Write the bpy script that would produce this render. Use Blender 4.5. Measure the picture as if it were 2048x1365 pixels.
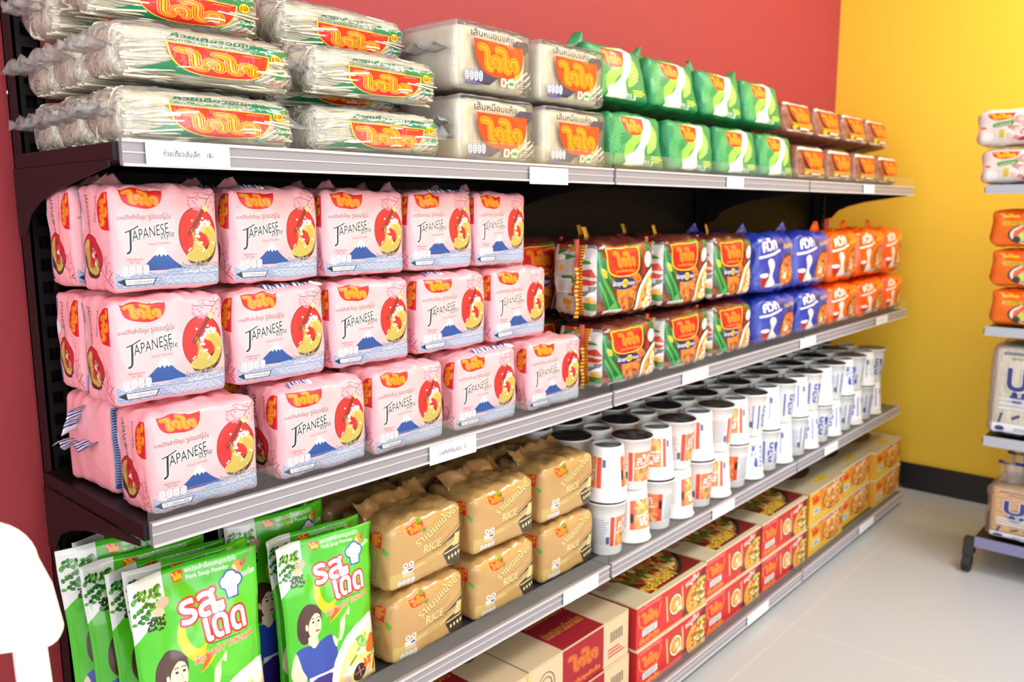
import bpy, bmesh, math, random
import numpy as np
from mathutils import Vector, Matrix, Euler
PI = math.pi
# ------------------------------------------------------------------ camera, sky, daylight, added fill lights, exposure
scene = bpy.context.scene
for o in list(bpy.data.objects): bpy.data.objects.remove(o)
cam_data = bpy.data.cameras.new('camera'); cam = bpy.data.objects.new('camera', cam_data)
scene.collection.objects.link(cam); scene.camera = cam
cam_data.sensor_fit = 'HORIZONTAL'; cam_data.sensor_width = 36.0
cam_data.lens = 36.0*1652.16/2048; cam_data.clip_start = .02; cam_data.clip_end = 60
_R = Matrix(((0.66513, -0.74672, -0.00367), (0.11832, 0.10054, 0.98787), (0.73729, 0.6575, -0.15522)))
_m = Matrix((_R[0], _R[1], -_R[2])).transposed().to_4x4(); _m.translation = Vector((-.38432, -.88216, 1.05021)); cam.matrix_world = _m
cam_data.dof.use_dof = True; cam_data.dof.focus_distance = 1.05; cam_data.dof.aperture_fstop = 5.6

world = bpy.data.worlds.new('daylight'); scene.world = world; world.use_nodes = True
_bg = world.node_tree.nodes['Background']; _bg.inputs[0].default_value = (.95, .975, 1.0, 1); _bg.inputs[1].default_value = WORLD = .8
def area(name, loc, target, sx, sy, power, col=(1, 1, 1)):
    L = bpy.data.lights.new(name, 'AREA'); L.shape = 'RECTANGLE'; L.size = sx; L.size_y = sy; L.energy = power; L.color = col
    o = bpy.data.objects.new(name, L); scene.collection.objects.link(o); o.location = loc
    o.rotation_euler = (Vector(target)-Vector(loc)).to_track_quat('-Z', 'Y').to_euler(); return o
area('shopfront_daylight', (.2, -4.6, 1.5), (.9, 0, .9), 5.0, 2.6, 88, (.97, .985, 1))
area('left_fill_light', (-3.6, -1.2, 1.6), (1.2, 0, .8), 2.6, 2.2, 45, (.97, .985, 1))  # unseen fill added to brighten the left-facing pack ends and sides
area('overhead_fill_light', (.6, -1.5, 2.52), (.6, -1.45, 0), 2.4, .5, 20)  # unseen overhead fill, added for glints on the wrapping film
area('overhead_fill_light', (2.2, -1.2, 2.52), (2.2, -1.15, 0), 1.2, .5, 30)  # second unseen overhead fill, added to keep the right part bright
scene.view_settings.view_transform = 'Standard'; scene.view_settings.look = 'None'
scene.view_settings.exposure = .3; scene.view_settings.gamma = 1.0; scene.view_settings.use_curve_mapping = False
scene.cycles.max_bounces = 10; scene.cycles.transparent_max_bounces = 24; scene.cycles.use_denoising = True
scene.cycles.caustics_reflective = False; scene.cycles.caustics_refractive = False; scene.cycles.sample_clamp_indirect = 8
# ------------------------------------------------------------------ artwork drawn by code
# Printed packaging is drawn here as filled outlines and strokes and handed to the
# materials as generated textures (no files are read).
_txt = {}
def text_outline(s, shear=0.0):
    """closed letter outlines of a word, one unit high, starting at x = 0, and the word's width"""
    key = (s, shear)
    if key in _txt: return _txt[key]
    cu = bpy.data.curves.new('lettering', 'FONT'); cu.body = s; cu.size = 1.0; cu.shear = shear
    ob = bpy.data.objects.new('lettering', cu); bpy.context.scene.collection.objects.link(ob)
    dg = bpy.context.evaluated_depsgraph_get(); dg.update()
    c = ob.evaluated_get(dg).to_curve(dg); out = []
    for sp in c.splines:
        P = [(np.array(p.handle_left[:2]), np.array(p.co[:2]), np.array(p.handle_right[:2])) for p in sp.bezier_points]; pts = []
        for i in range(len(P)):
            p0, p1 = P[i][1], P[i][2]; p2, p3 = P[(i+1) % len(P)][0], P[(i+1) % len(P)][1]
            st = abs(np.cross(p1-p0, p3-p0))+abs(np.cross(p2-p0, p3-p0)) < 1e-6
            for t in ((0,) if st else (0, .2, .4, .6, .8)): pts.append(p0*(1-t)**3+3*p1*t*(1-t)**2+3*p2*t*t*(1-t)+p3*t**3)
        if len(pts) > 2: out.append(np.array(pts))
    ob.to_curve_clear() if False else None
    bpy.data.objects.remove(ob); bpy.data.curves.remove(cu)
    if out:
        A = np.vstack(out); lo = A[:, 0].min(); w = A[:, 0].max()-lo; out = [q-np.array([lo, 0]) for q in out]
    else: w = 1
    _txt[key] = (out, w); return _txt[key]

def lin(c):
    c = np.array(c, dtype=np.float64)
    return np.where(c <= .04045, c/12.92, ((c+.055)/1.055)**2.4)
def rgb(r, g, b): return (r/255., g/255., b/255.)

class Art:
    """A drawing area of width w and height h in its own units (y up), rasterised at pw x ph pixels."""
    def __init__(s, w, h, pw, ph, bg=(1, 1, 1), alpha=1.0):
        s.w, s.h, s.pw, s.ph = w, h, pw, ph
        s.px = np.empty((ph, pw, 4)); s.px[..., :3] = bg; s.px[..., 3] = alpha
        s.M = np.array([[pw/w, 0, 0], [0, ph/h, 0]], float); s.st = []; s.clip = None
    def push(s, x=0, y=0, sx=1, sy=None, rot=0, shx=0):
        s.st.append(s.M); sy = sx if sy is None else sy
        c, n = math.cos(math.radians(rot)), math.sin(math.radians(rot))
        A = np.array([[c, -n], [n, c]]) @ np.array([[1, shx], [0, 1]]) @ np.diag([sx, sy])
        L, t = s.M[:, :2], s.M[:, 2]
        s.M = np.column_stack([L@A, L@np.array([x, y])+t])
    def pop(s): s.M = s.st.pop()
    def _edges(s, conts):
        E = []
        for c in conts:
            c = np.asarray(c, float)@s.M[:, :2].T + s.M[:, 2]
            E.append(np.hstack([c, np.roll(c, -1, 0)]))
        return np.vstack(E)
    def _cover(s, E):
        x0 = max(0, int(math.floor(E[:, [0, 2]].min()))-1); x1 = min(s.pw, int(math.ceil(E[:, [0, 2]].max()))+2)
        y0 = max(0, int(math.floor(E[:, [1, 3]].min()))); y1 = min(s.ph, int(math.ceil(E[:, [1, 3]].max()))+1)
        if x1 <= x0 or y1 <= y0: return None
        SS = 4; n = (y1-y0)*SS
        ya = (E[:, 1]-y0)*SS-.5; yb = (E[:, 3]-y0)*SS-.5
        lo = np.clip(np.ceil(np.minimum(ya, yb)), 0, n).astype(int); hi = np.clip(np.ceil(np.maximum(ya, yb)), 0, n).astype(int)
        cnt = hi-lo; k = np.repeat(np.arange(len(E)), cnt)
        acc = np.zeros((n, x1-x0+1))
        if len(k):
            off = np.arange(len(k))-np.repeat(np.cumsum(cnt)-cnt, cnt); row = lo[k]+off
            t = (row-ya[k])/(yb[k]-ya[k]); x = np.clip(E[k, 0]+t*(E[k, 2]-E[k, 0])-x0, 0, x1-x0-1e-6)
            sg = np.where(yb[k] > ya[k], 1., -1.); xi = x.astype(int); f = x-xi
            np.add.at(acc, (row, xi), sg*(1-f)); np.add.at(acc, (row, np.minimum(xi+1, x1-x0)), sg*f)
        cov = np.minimum(np.abs(np.cumsum(acc, 1))[:, :-1], 1).reshape(y1-y0, SS, x1-x0).mean(1)
        return x0, y0, x1, y1, cov
    def _paint(s, E, col, a=1.0):
        r = s._cover(E)
        if r is None: return
        x0, y0, x1, y1, cov = r; cov = cov*a
        if s.clip is not None: cov = cov*s.clip[y0:y1, x0:x1]
        d = s.px[y0:y1, x0:x1]; c = cov[..., None]
        na = d[..., 3:]*(1-c)+c
        d[..., :3] = np.where(na > 1e-6, (d[..., :3]*d[..., 3:]*(1-c)+np.array(col)*c)/np.maximum(na, 1e-6), d[..., :3]); d[..., 3:] = na
    def setclip(s, poly=None):
        if poly is None: s.clip = None; return
        m = np.zeros((s.ph, s.pw)); r = s._cover(s._edges([poly]))
        if r: m[r[1]:r[3], r[0]:r[2]] = r[4]
        s.clip = m
    def fill(s, poly, col, a=1.0): s._paint(s._edges([poly]), col, a)
    def rect(s, x0, y0, x1, y1, col, a=1.0): s.fill([(x0, y0), (x1, y0), (x1, y1), (x0, y1)], col, a)
    def rrect(s, x0, y0, x1, y1, r, col, a=1.0): s.fill(rr(x0, y0, x1, y1, r), col, a)
    def ell(s, x, y, rx, ry, col, a=1.0, rot=0): s.fill(ellp(x, y, rx, ry, rot), col, a)
    def stroke(s, pts, w, col, closed=False, cap=True, a=1.0):
        pts = [np.array(p, float) for p in pts]; C = []; n = len(pts)
        for i in range(n if closed else n-1):
            p, q = pts[i], pts[(i+1) % n]; d = q-p; L = np.hypot(*d)
            if L < 1e-9: continue
            nn = np.array([-d[1], d[0]])/L*w/2
            C.append(np.array([p-nn, q-nn, q+nn, p+nn]))
        for i in range(n):
            if closed or (cap or 0 < i < n-1): C.append(np.array(ellp(pts[i][0], pts[i][1], w/2, w/2, 0, 10)))
        E = s._edges(C); s._paint(E, col, a)
    def text(s, t, x, y, size, col, rot=0, shear=0.0, off=0.0, width=None, align=0, a=1.0, outline=None, ow=.04, sy=1):
        if outline is not None: s.text(t, x, y, size, outline, rot, shear, off+ow, width, align, sy=sy)
        conts, w0 = text_outline(t, shear)
        if not conts: return
        sx = (width/w0) if width else size
        s.push(x, y, sx, size*sy, rot)
        if align: s.push(-w0*align, 0)
        s._paint(s._edges(conts), col, a)
        if off > 0:
            C = []; k = (size*sy/sx)
            for c in conts:
                d = np.roll(c, -1, 0)-c; L = np.maximum(np.hypot(d[:, 0], d[:, 1]), 1e-9)[:, None]; n = np.column_stack([-d[:, 1], d[:, 0]])/L*off; n[:, 0] *= min(k, 1.6); q = np.roll(c, -1, 0)
                C += [np.array(z) for z in zip(c-n, q-n, q+n, c+n)]
                C += [np.array(ellp(p[0], p[1], off*min(k, 1.6), off, 0, 7)) for p in c]
            s._paint(s._edges(C), col, a)
        if align: s.pop()
        s.pop()
    def speckle(s, x0, y0, x1, y1, cols, n, r, seed, asp=1.0, a=1.0):
        g = random.Random(seed)
        for i in range(n):
            s.ell(g.uniform(x0, x1), g.uniform(y0, y1), r*g.uniform(.5, 1.3), r*g.uniform(.4, 1)*asp, g.choice(cols), a, g.uniform(0, 180))
    def image(s, name):
        im = bpy.data.images.new(name, s.pw, s.ph, alpha=True)
        im.pixels.foreach_set(s.px.astype(np.float32).ravel()); im.update(); im.pack()
        return im

def ellp(x, y, rx, ry, rot=0, n=40):
    c, t = math.cos(math.radians(rot)), math.sin(math.radians(rot)); o = []
    for i in range(n):
        a = 2*math.pi*i/n; u, v = rx*math.cos(a), ry*math.sin(a); o.append((x+u*c-v*t, y+u*t+v*c))
    return o
def rr(x0, y0, x1, y1, r, n=5):
    o = []
    for cx, cy, a0 in ((x1-r, y1-r, 0), (x0+r, y1-r, 90), (x0+r, y0+r, 180), (x1-r, y0+r, 270)):
        for i in range(n+1):
            a = math.radians(a0+90*i/n); o.append((cx+r*math.cos(a), cy+r*math.sin(a)))
    return o
def smooth(pts, n=8, closed=False):
    P = [np.array(p, float) for p in pts]; o = []; N = len(P)
    for i in range(N if closed else N-1):
        p0 = P[(i-1) % N] if closed or i > 0 else P[i]; p1 = P[i]; p2 = P[(i+1) % N]
        p3 = P[(i+2) % N] if closed or i+2 < N else p2
        for k in range(n):
            t = k/n
            o.append(tuple(.5*((2*p1)+(-p0+p2)*t+(2*p0-5*p1+4*p2-p3)*t*t+(-p0+3*p1-3*p2+p3)*t**3)))
    if not closed: o.append(tuple(P[-1]))
    return o
def arcp(x, y, r, a0, a1, n=12, ry=None):
    ry = r if ry is None else ry
    return [(x+r*math.cos(math.radians(a0+(a1-a0)*i/n)), y+ry*math.sin(math.radians(a0+(a1-a0)*i/n))) for i in range(n+1)]

YEL = rgb(250, 190, 30); RED = rgb(214, 30, 38)
def logo(A, x, y, w, h, bg=RED, line=YEL, edge=None, bowl=True, rot=0, fine=True, shx=0):
    """the four-letter brand mark: concentric line lettering in a bowl shape; x,y = lower left"""
    A.push(x, y, w/10., h/5.4, rot, shx)
    if bowl:
        b = [(0, 5.4)]+[(10, 5.2)]+smooth([(10, 5.2), (9.7, 2.6), (8.7, .8), (6.6, 0), (3.4, 0), (1.6, .8), (.4, 2.6), (0, 5.4)], 6)
        if edge: A.stroke(b, .36, edge, closed=True)
        A.fill(b, bg)
    A.push(.45, .3, .92, .9)
    for dx in (0, 3.75):
        for wd, c in (((1.36, line), (1.1, bg), (.84, line), (.56, bg), (.3, line)) if fine else ((1.25, line),)):
            A.stroke(smooth([(.55+dx, 4.35), (1.6+dx, 4.3), (2.15+dx, 3.8), (2.25+dx, 2.0), (2.45+dx, 1.2), (3.1+dx, .95)], 5) if True else [], wd, c, cap=False)
            A.stroke(smooth([(4.75+dx, .95), (4.8+dx, 2.1), (4.45+dx, 2.75), (3.75+dx, 2.75), (3.4+dx, 2.2), (3.75+dx, 1.7)], 5), wd, c, cap=False)
            A.stroke([(3.1+dx, .95), (4.75+dx, .95)], wd*.62, c, cap=False) if not fine else None
    A.pop(); A.pop()
def boxes4(A, x, y, w, h, line=rgb(150, 150, 155), bg=rgb(244, 244, 246)):
    for i in range(4):
        X = x+w*i/4; A.rrect(X+.03*w/4, y, X+.97*w/4, y+h, h*.28, line); A.rrect(X+.08*w/4, y+.05*h, X+.92*w/4, y+.95*h, h*.25, bg)
        for k, q in enumerate((.78, .58, .38, .2)): A.rect(X+.2*w/4, y+q*h, X+(.8-.1*(k % 2))*w/4, y+(q+.06)*h, line)
def art_pink():
    A = Art(1.2, 1.0, 900, 750, rgb(250, 178, 186))
    blue = rgb(38, 78, 150); ink = rgb(30, 28, 34); pale = rgb(252, 206, 208)
    A.fill(smooth([(.1, .8), (.6, .75), (.7, .45), (.35, .25), (.08, .45)], 8, True), pale, .3)
    # sea pattern along the foot
    A.rect(0, .03, 1.2, .17, rgb(226, 232, 240))
    A.setclip([(0, .03)]+[(1.2, .03), (1.2, .24)]+smooth([(1.2, .235), (1.0, .20), (.8, .235), (.62, .22), (.5, .17), (.3, .19), (.12, .15), (0, .2)], 5))
    A.rect(0, .03, 1.2, .25, rgb(226, 232, 240))
    for r in range(8, -1, -1):
        y = .01+r*.028
        for k in range(-1, 15):
            x = k*.09+(r % 2)*.045
            for q, c in ((.052, rgb(228, 234, 242)), (.046, blue), (.037, rgb(228, 234, 242)), (.03, blue), (.021, rgb(228, 234, 242)), (.014, blue)):
                A.ell(x, y, q, q*.86, c)
    A.setclip()
    # mountain
    m = [(.23, .2)]+smooth([(.3, .25), (.4, .33), (.475, .425)], 4)+smooth([(.51, .425), (.58, .34), (.66, .27), (.78, .2)], 4)
    A.setclip(smooth([(.2, .16), (.45, .17), (.62, .215), (.8, .225), (.8, .45), (.2, .45)], 4, True)); A.fill(m, blue)
    A.fill([(.40, .333), (.475, .428), (.51, .428), (.575, .345), (.555, .355), (.54, .335), (.52, .36), (.495, .33), (.475, .365), (.45, .335), (.435, .355)], rgb(240, 240, 244))
    A.setclip()
    # logo
    logo(A, .1, .8, .46, .19)
    A.rect(.42, .975, .55, .985, rgb(250, 230, 220))
    A.text('บะหมี่กึ่งสำเร็จรูป', .06, .695, .052, ink, 1, width=.3)
    A.text('รูปแบบญี่ปุ่น', .385, .70, .07, ink, 1, width=.24)
    # headline
    def head(c, off):
        A.push(.12, .435, 1, 1, 11)
        A.text('J', .0, -.02, .23, c, 0, .25, off, sy=1); A.text('APANESE', .085, .035, .15, c, 0, .28, off, width=.42); A.pop()
        A.stroke(smooth([(.13, .575), (.2, .6), (.27, .635)], 5), .012+off*.3, c)
        A.text('style', .5, .5, .085, c, 12, .2, off)
    head(rgb(250, 246, 246), .035); head(ink, .004)
    A.text('Instant Noodles', .37, .445, .038, rgb(120, 90, 95), 3, width=.22)
    # roundel: bowl, noodles lifted by chopsticks
    cx, cy, rx = .93, .53, .225
    A.ell(cx, cy+.01, rx+.008, .272, rgb(70, 50, 45)); A.ell(cx, cy+.01, rx, .265, rgb(204, 40, 48))
    bowl = smooth([(.775, .345), (.81, .27), (.9, .225), (1.0, .225), (1.1, .3), (1.15, .42), (1.16, .55), (1.1, .5), (1.0, .4), (.85, .37)], 6, True)
    A.fill(bowl, rgb(62, 52, 44))
    nd = rgb(208, 186, 98); nl = rgb(150, 124, 44)
    A.fill(smooth([(.78, .34), (.86, .385), (.98, .36), (1.06, .44), (1.03, .53), (.95, .58), (1.03, .64), (1.1, .63), (1.155, .55), (1.14, .42), (1.05, .3), (.9, .265), (.8, .29)], 6, True), nd)
    A.fill(smooth([(.845, .585), (.87, .595), (.91, .5), (1.0, .4), (.95, .34), (.85, .35), (.87, .48)], 6, True), nd)
    for k in range(5): A.stroke(smooth([(.85+.005*k, .58), (.872+.008*k, .48), (.865+.03*k, .37)], 6), .004, nl)
    for k in range(7): A.stroke(arcp(.99, .44, .06+.016*k, -50, 75, 10, .1+.012*k), .004, nl)
    for k in range(6): A.stroke(smooth([(.79+.01*k, .335-.012*k), (.9, .37-.018*k), (1.04, .34-.014*k)], 6), .004, nl)
    g = random.Random(4)
    for x, y in ((.93, .585), (.955, .62), (.99, .65), (1.03, .665), (1.07, .66), (.94, .6), (.915, .56), (.925, .53), (1.01, .635), (1.05, .645)):
        for _ in range(3): A.ell(x+g.uniform(-.018, .018), y+g.uniform(-.014, .014), .016, .014, rgb(245, 243, 240))
    for x, y in ((.9, .46), (.93, .44), (.95, .46), (.97, .455), (.83, .4), (.81, .385), (1.0, .385), (.98, .37), (1.1, .46), (1.12, .45), (.87, .68), (1.0, .7)): A.ell(x, y, .011, .011, rgb(245, 243, 240))
    for d in (0, .028): A.stroke([(.81+d*.7, .545-d*.5), (1.03+d*.5, .815-d*.3)], .013, rgb(74, 44, 42))
    A.fill([(1.0, .80), (1.05, .84), (1.075, .80), (1.035, .76)], rgb(240, 212, 120))
    # blossom branches
    for p in ([(1.04, .83), (1.09, .9), (1.2, .98)], [(1.08, .89), (.95, .91), (.86, .9)], [(1.12, .92), (1.0, .965), (.93, .95)], [(1.15, .94), (1.16, .83), (1.13, .77)]): A.stroke(smooth(p, 5), .006, rgb(52, 40, 46))
    for i in range(26):
        x, y = g.uniform(.84, 1.19), g.uniform(.79, .97)
        for k in range(5):
            a = k*72+i*13; A.ell(x+.013*math.cos(math.radians(a)), y+.013*math.sin(math.radians(a)), .009, .009, rgb(244, 156, 176), .8)
        A.ell(x, y, .006, .006, rgb(196, 60, 92))
    # small print
    boxes4(A, .07, .165, .29, .1)
    A.text('คุณค่าทางโภชนาการ', .13, .305, .03, ink, 0, width=.16); A.text('ต่อ 1 ซอง', .16, .278, .028, ink, 0, width=.1)
    A.fill([(.02, .105), (.09, .13), (.44, .13), (.41, .065), (.1, .065)], ink); A.fill([(.1, .123), (.425, .123), (.4, .072), (.11, .072)], rgb(232, 234, 238))
    A.text('73-1-05836-6-0026', .13, .083, .04, rgb(60, 60, 70), 0, width=.26)
    A.text('น้ำหนักสุทธิ 70 กรัม x 5 ซอง', .72, .215, .06, ink, 1, off=.006, width=.47, outline=rgb(238, 226, 226))
    A.text('Net Weight 70 g x 5 packs', .74, .155, .045, rgb(240, 240, 244), 1, off=.006, width=.42, outline=rgb(110, 120, 140), ow=.02)
    for k, y in enumerate((.115, .085, .06)): A.text('บริษัท โรงงานผลิตภัณฑ์อาหารไทย จำกัด', .5+.03*k, y, .027, rgb(240, 240, 246), 0, width=.6, outline=rgb(110, 120, 140), ow=.01)
    return A
def art_pink_side():
    A = Art(.72, 1.0, 432, 600, rgb(248, 176, 186)); blue = rgb(46, 88, 158); ink = rgb(38, 34, 44)
    A.rect(0, .06, .09, .95, blue)
    for k in range(30): A.stroke(arcp(.045, .08+k*.029, .05, 20, 160, 6), .006, rgb(226, 232, 240))
    A.fill([(.06, .55), (.16, .62), (.06, .78)], rgb(236, 240, 246))
    logo(A, .5, .96, .37, .19, rot=-90)
    A.text('JAPANESE', .2, .93, .09, ink, -82, .25, .01, width=.3, outline=rgb(250, 240, 240), ow=.02)
    A.text('style', .28, .68, .07, ink, -82, .2, .006)
    A.text('รูปแบบญี่ปุ่น', .42, .92, .05, ink, -84, width=.25)
    A.ell(.3, .34, .2, .22, rgb(70, 50, 45)); A.ell(.3, .34, .19, .21, rgb(204, 40, 48))
    A.fill(smooth([(.1, .34), (.12, .22), (.22, .13), (.36, .13), (.45, .2), (.33, .22), (.2, .3)], 6, True), rgb(62, 52, 44))
    nd = rgb(208, 186, 98)
    A.fill(smooth([(.13, .4), (.17, .25), (.28, .16), (.4, .18), (.44, .27), (.37, .34), (.36, .24), (.26, .25), (.24, .42), (.28, .5), (.2, .49)], 6, True), nd)
    for k in range(6): A.stroke(smooth([(.15+.015*k, .42), (.2+.02*k, .26), (.38, .2+.02*k)], 6), .005, rgb(150, 124, 44))
    for x, y in ((.33, .37), (.35, .34), (.37, .38), (.34, .41), (.31, .35), (.4, .3), (.38, .27)): A.ell(x, y, .02, .018, rgb(245, 243, 240))
    A.stroke([(.27, .49), (.44, .23)], .014, rgb(74, 44, 42)); A.stroke([(.3, .5), (.46, .25)], .014, rgb(74, 44, 42))
    for p in ([(.45, .22), (.56, .14), (.68, .05)], [(.55, .15), (.58, .28), (.54, .34)], [(.6, .11), (.68, .2)]): A.stroke(smooth(p, 5), .009, rgb(52, 40, 46))
    g = random.Random(9)
    for i in range(16):
        x, y = g.uniform(.5, .7), g.uniform(.08, .36)
        for k in range(5): A.ell(x+.016*math.cos(k*1.257), y+.016*math.sin(k*1.257), .011, .011, rgb(244, 160, 180), .8)
        A.ell(x, y, .007, .007, rgb(196, 60, 92))
    return A
WHT = rgb(246, 246, 244); INK = rgb(34, 30, 34)
def burst(A, x, y, r, n, col, rin=.72, sy=.8):
    A.fill([(x+(r if i % 2 == 0 else r*rin)*math.cos(math.pi*i/n), y+sy*(r if i % 2 == 0 else r*rin)*math.sin(math.pi*i/n)) for i in range(2*n)], col)
def art_rice():
    A = Art(3.0, 1.2, 1050, 420, (1, 1, 1), 0.0); g = rgb(10, 128, 84); A.push(-.06, .1, 1.06, .9)
    A.fill([(.35, 0), (1.05, 0), (2.62, 1.2), (1.92, 1.2)], g, 0)
    A.fill([(.3, .04), (.82, .36), (1.02, .5), (1.3, .04)], g)
    A.fill([(2.02, .93), (2.2, 1.06), (2.82, 1.06), (2.82, .94), (2.5, .72), (2.3, .72)], g)
    for k in range(6): A.stroke([(2.05+.16*k, .1), (2.45+.16*k, .1+.38)], .03, WHT, a=.85)
    logo(A, .8, .1, 1.62, .72, bg=rgb(224, 34, 38), edge=rgb(250, 214, 50), line=rgb(250, 196, 40))
    A.text('เสริมคุณค่าอาหาร', 2.0, .735, .04, WHT, width=.3)
    A.text('ก๋วยเตี๋ยวอบแห้ง', .86, .98, .19, rgb(8, 112, 76), shear=.2, off=.03, width=1.5)
    A.text('DEHYDRATED RICE STICK WAIWAI', .8, .87, .09, rgb(12, 112, 78), width=1.56, off=.02)
    A.ell(2.58, .78, .1, .13, rgb(250, 196, 20)); A.text('เจ', 2.58, .72, .2, rgb(206, 40, 30), align=.5, off=.02)
    burst(A, 2.68, .36, .19, 11, g); A.text('เส้นเล็ก', 2.68, .33, .12, WHT, align=.5, off=.01, shear=.1)
    A.text('150 กรัม', 2.52, .04, .12, rgb(214, 44, 40), 16, off=.008); A.text('น้ำหนัก', 2.36, .0, .08, rgb(214, 44, 40), 16)
    A.ell(2.25, .05, .06, .06, rgb(120, 170, 140)); A.rect(1.2, .0, 1.75, .05, rgb(150, 150, 145), .6)
    return A
def art_verm():
    A = Art(1.6, 1.0, 480, 300, (1, 1, 1), 0.0); nv = rgb(44, 44, 92); A.push(0, .04, 1, .93)
    A.fill([(.3, .05), (.62, .05), (1.5, .72), (1.5, .86), (1.22, .86)], nv)
    for k in range(5): A.stroke([(.95+.15*k, .1), (1.3+.15*k, .36)], .025, WHT, a=.85)
    logo(A, .3, .2, 1.08, .56, bg=rgb(226, 50, 32), line=rgb(250, 176, 30))
    A.text('เส้นหมี่อบแห้ง', .26, .8, .15, nv, off=.014, width=.9)
    boxes4(A, .12, .08, .36, .19, rgb(70, 80, 150), rgb(224, 228, 240)); A.rect(.12, .02, .42, .07, rgb(90, 98, 160))
    A.rrect(.86, .06, .98, .2, .03, rgb(240, 236, 226)); A.ell(.92, .13, .03, .045, rgb(214, 110, 50)); A.rrect(1.02, .06, 1.17, .2, .02, rgb(200, 226, 200)); A.rect(1.04, .1, 1.15, .15, rgb(60, 150, 90))
    A.ell(1.2, .24, .04, .04, rgb(246, 180, 30))
    for k in range(4): A.rect(1.26, .06+.04*k, 1.5, .08+.04*k, nv, .6)
    return A
def art_green():
    A = Art(1.15, 1.0, 460, 400, rgb(34, 138, 84)); dk = rgb(24, 112, 66); lf = rgb(70, 166, 104)
    for cx, cy, rot in ((.12, .5, 70), (.3, .82, 60), (.16, .12, 75)):
        A.push(cx, cy, 1, 1, rot)
        for k in range(7):
            for sg in (-1, 1): A.fill(smooth([(-.28+.08*k, 0), (-.2+.08*k, .06*sg), (-.12+.08*k, .11*sg), (-.17+.08*k, .03*sg)], 4, True), lf)
        A.pop()
    A.fill(smooth([(.3, 1.02), (.62, 1.02), (.55, .7), (.38, .45), (.3, .1), (.34, -.02), (.1, -.02), (.18, .3), (.3, .62)], 8, True), rgb(140, 200, 72), .0)
    A.fill(smooth([(.42, .98), (.74, .94), (.72, .62), (.5, .38), (.42, .18), (.3, .12), (.3, .4), (.46, .62)], 8, True), rgb(146, 202, 84))
    A.fill(smooth([(.56, 1.02), (.86, 1.02), (.9, .8), (.82, .55), (.68, .34), (.66, .0), (.3, -.02), (.34, .14), (.5, .32), (.62, .5), (.66, .78)], 8, True), rgb(236, 232, 212))
    A.fill(smooth([(.92, .82), (1.02, .6), (.92, .36), (.74, .26), (.76, .46), (.86, .62)], 8, True), rgb(150, 206, 92))
    for k in range(5): A.stroke([(.8+.02*k, .34+.07*k), (.98-.01*k, .42+.06*k)], .01, rgb(214, 234, 180))
    A.fill(smooth([(.32, .2), (.44, .26), (.56, .2), (.66, .1), (.36, .04)], 6, True), WHT)
    logo(A, .27, .6, .44, .33, fine=True)
    A.text('ใบเตย', .36, .93, .07, rgb(200, 232, 160), width=.22)
    for k, w in enumerate((.2, .24, .18)): A.rect(.84, .2-.045*k, .84+w, .225-.045*k, rgb(196, 210, 70))
    A.text('55 g', .7, .05, .12, WHT, off=.01); A.rect(.66, .0, .9, .03, WHT, .8)
    return A
def art_brown():
    A = Art(1.0, 1.0, 300, 300, (1, 1, 1), 0.0)
    A.rect(0, .86, 1, 1, rgb(240, 226, 220), .95); A.fill([(.0, .0), (1, 0), (1, .12), (.6, .08), (.3, .12), (0, .07)], rgb(238, 224, 210), .8)
    A.fill([(.1, .3), (.5, .1), (1, .2), (1, .42), (.6, .3)], rgb(216, 160, 50), .7)
    logo(A, .14, .3, .74, .54, bg=rgb(214, 28, 34), line=rgb(248, 160, 20))
    A.ell(.22, .18, .07, .06, rgb(246, 190, 20)); A.rect(.4, .12, .75, .17, WHT); A.rect(.45, .05, .7, .09, rgb(170, 60, 50))
    return A
def noodleplate(A, cx, cy, rx, ry, seed, rim=WHT, n=60, cols=(rgb(232, 160, 60), rgb(240, 196, 96), rgb(206, 110, 40), rgb(246, 214, 130)), rot=0):
    g = random.Random(seed)
    A.ell(cx, cy, rx*1.14, ry*1.14, rgb(40, 38, 36), 1, rot); A.ell(cx, cy, rx*1.06, ry*1.06, rim, 1, rot); A.ell(cx, cy, rx*.92, ry*.92, cols[0], 1, rot)
    for i in range(n):
        a, q = g.uniform(0, 6.28), g.random()**.6*.75; x, y = cx+rx*q*math.cos(a), cy+ry*q*math.sin(a); b = g.uniform(0, 360)
        A.stroke(arcp(x, y, rx*g.uniform(.1, .28), b, b+g.uniform(60, 170), 5), rx*.045, g.choice(cols))
    for i in range(n//3):
        a, q = g.uniform(0, 6.28), g.random()**.5*.75
        A.ell(cx+rx*q*math.cos(a), cy+ry*q*math.sin(a), rx*.09, ry*.06, g.choice((rgb(60, 140, 50), rgb(190, 40, 30), rgb(140, 60, 30), rgb(250, 226, 160))), 1, g.uniform(0, 180))
def egg(A, x, y, rx, ry, rot=0):
    A.ell(x, y, rx, ry, WHT, 1, rot); A.ell(x, y, rx*.55, ry*.5, rgb(244, 200, 50), 1, rot)
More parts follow.
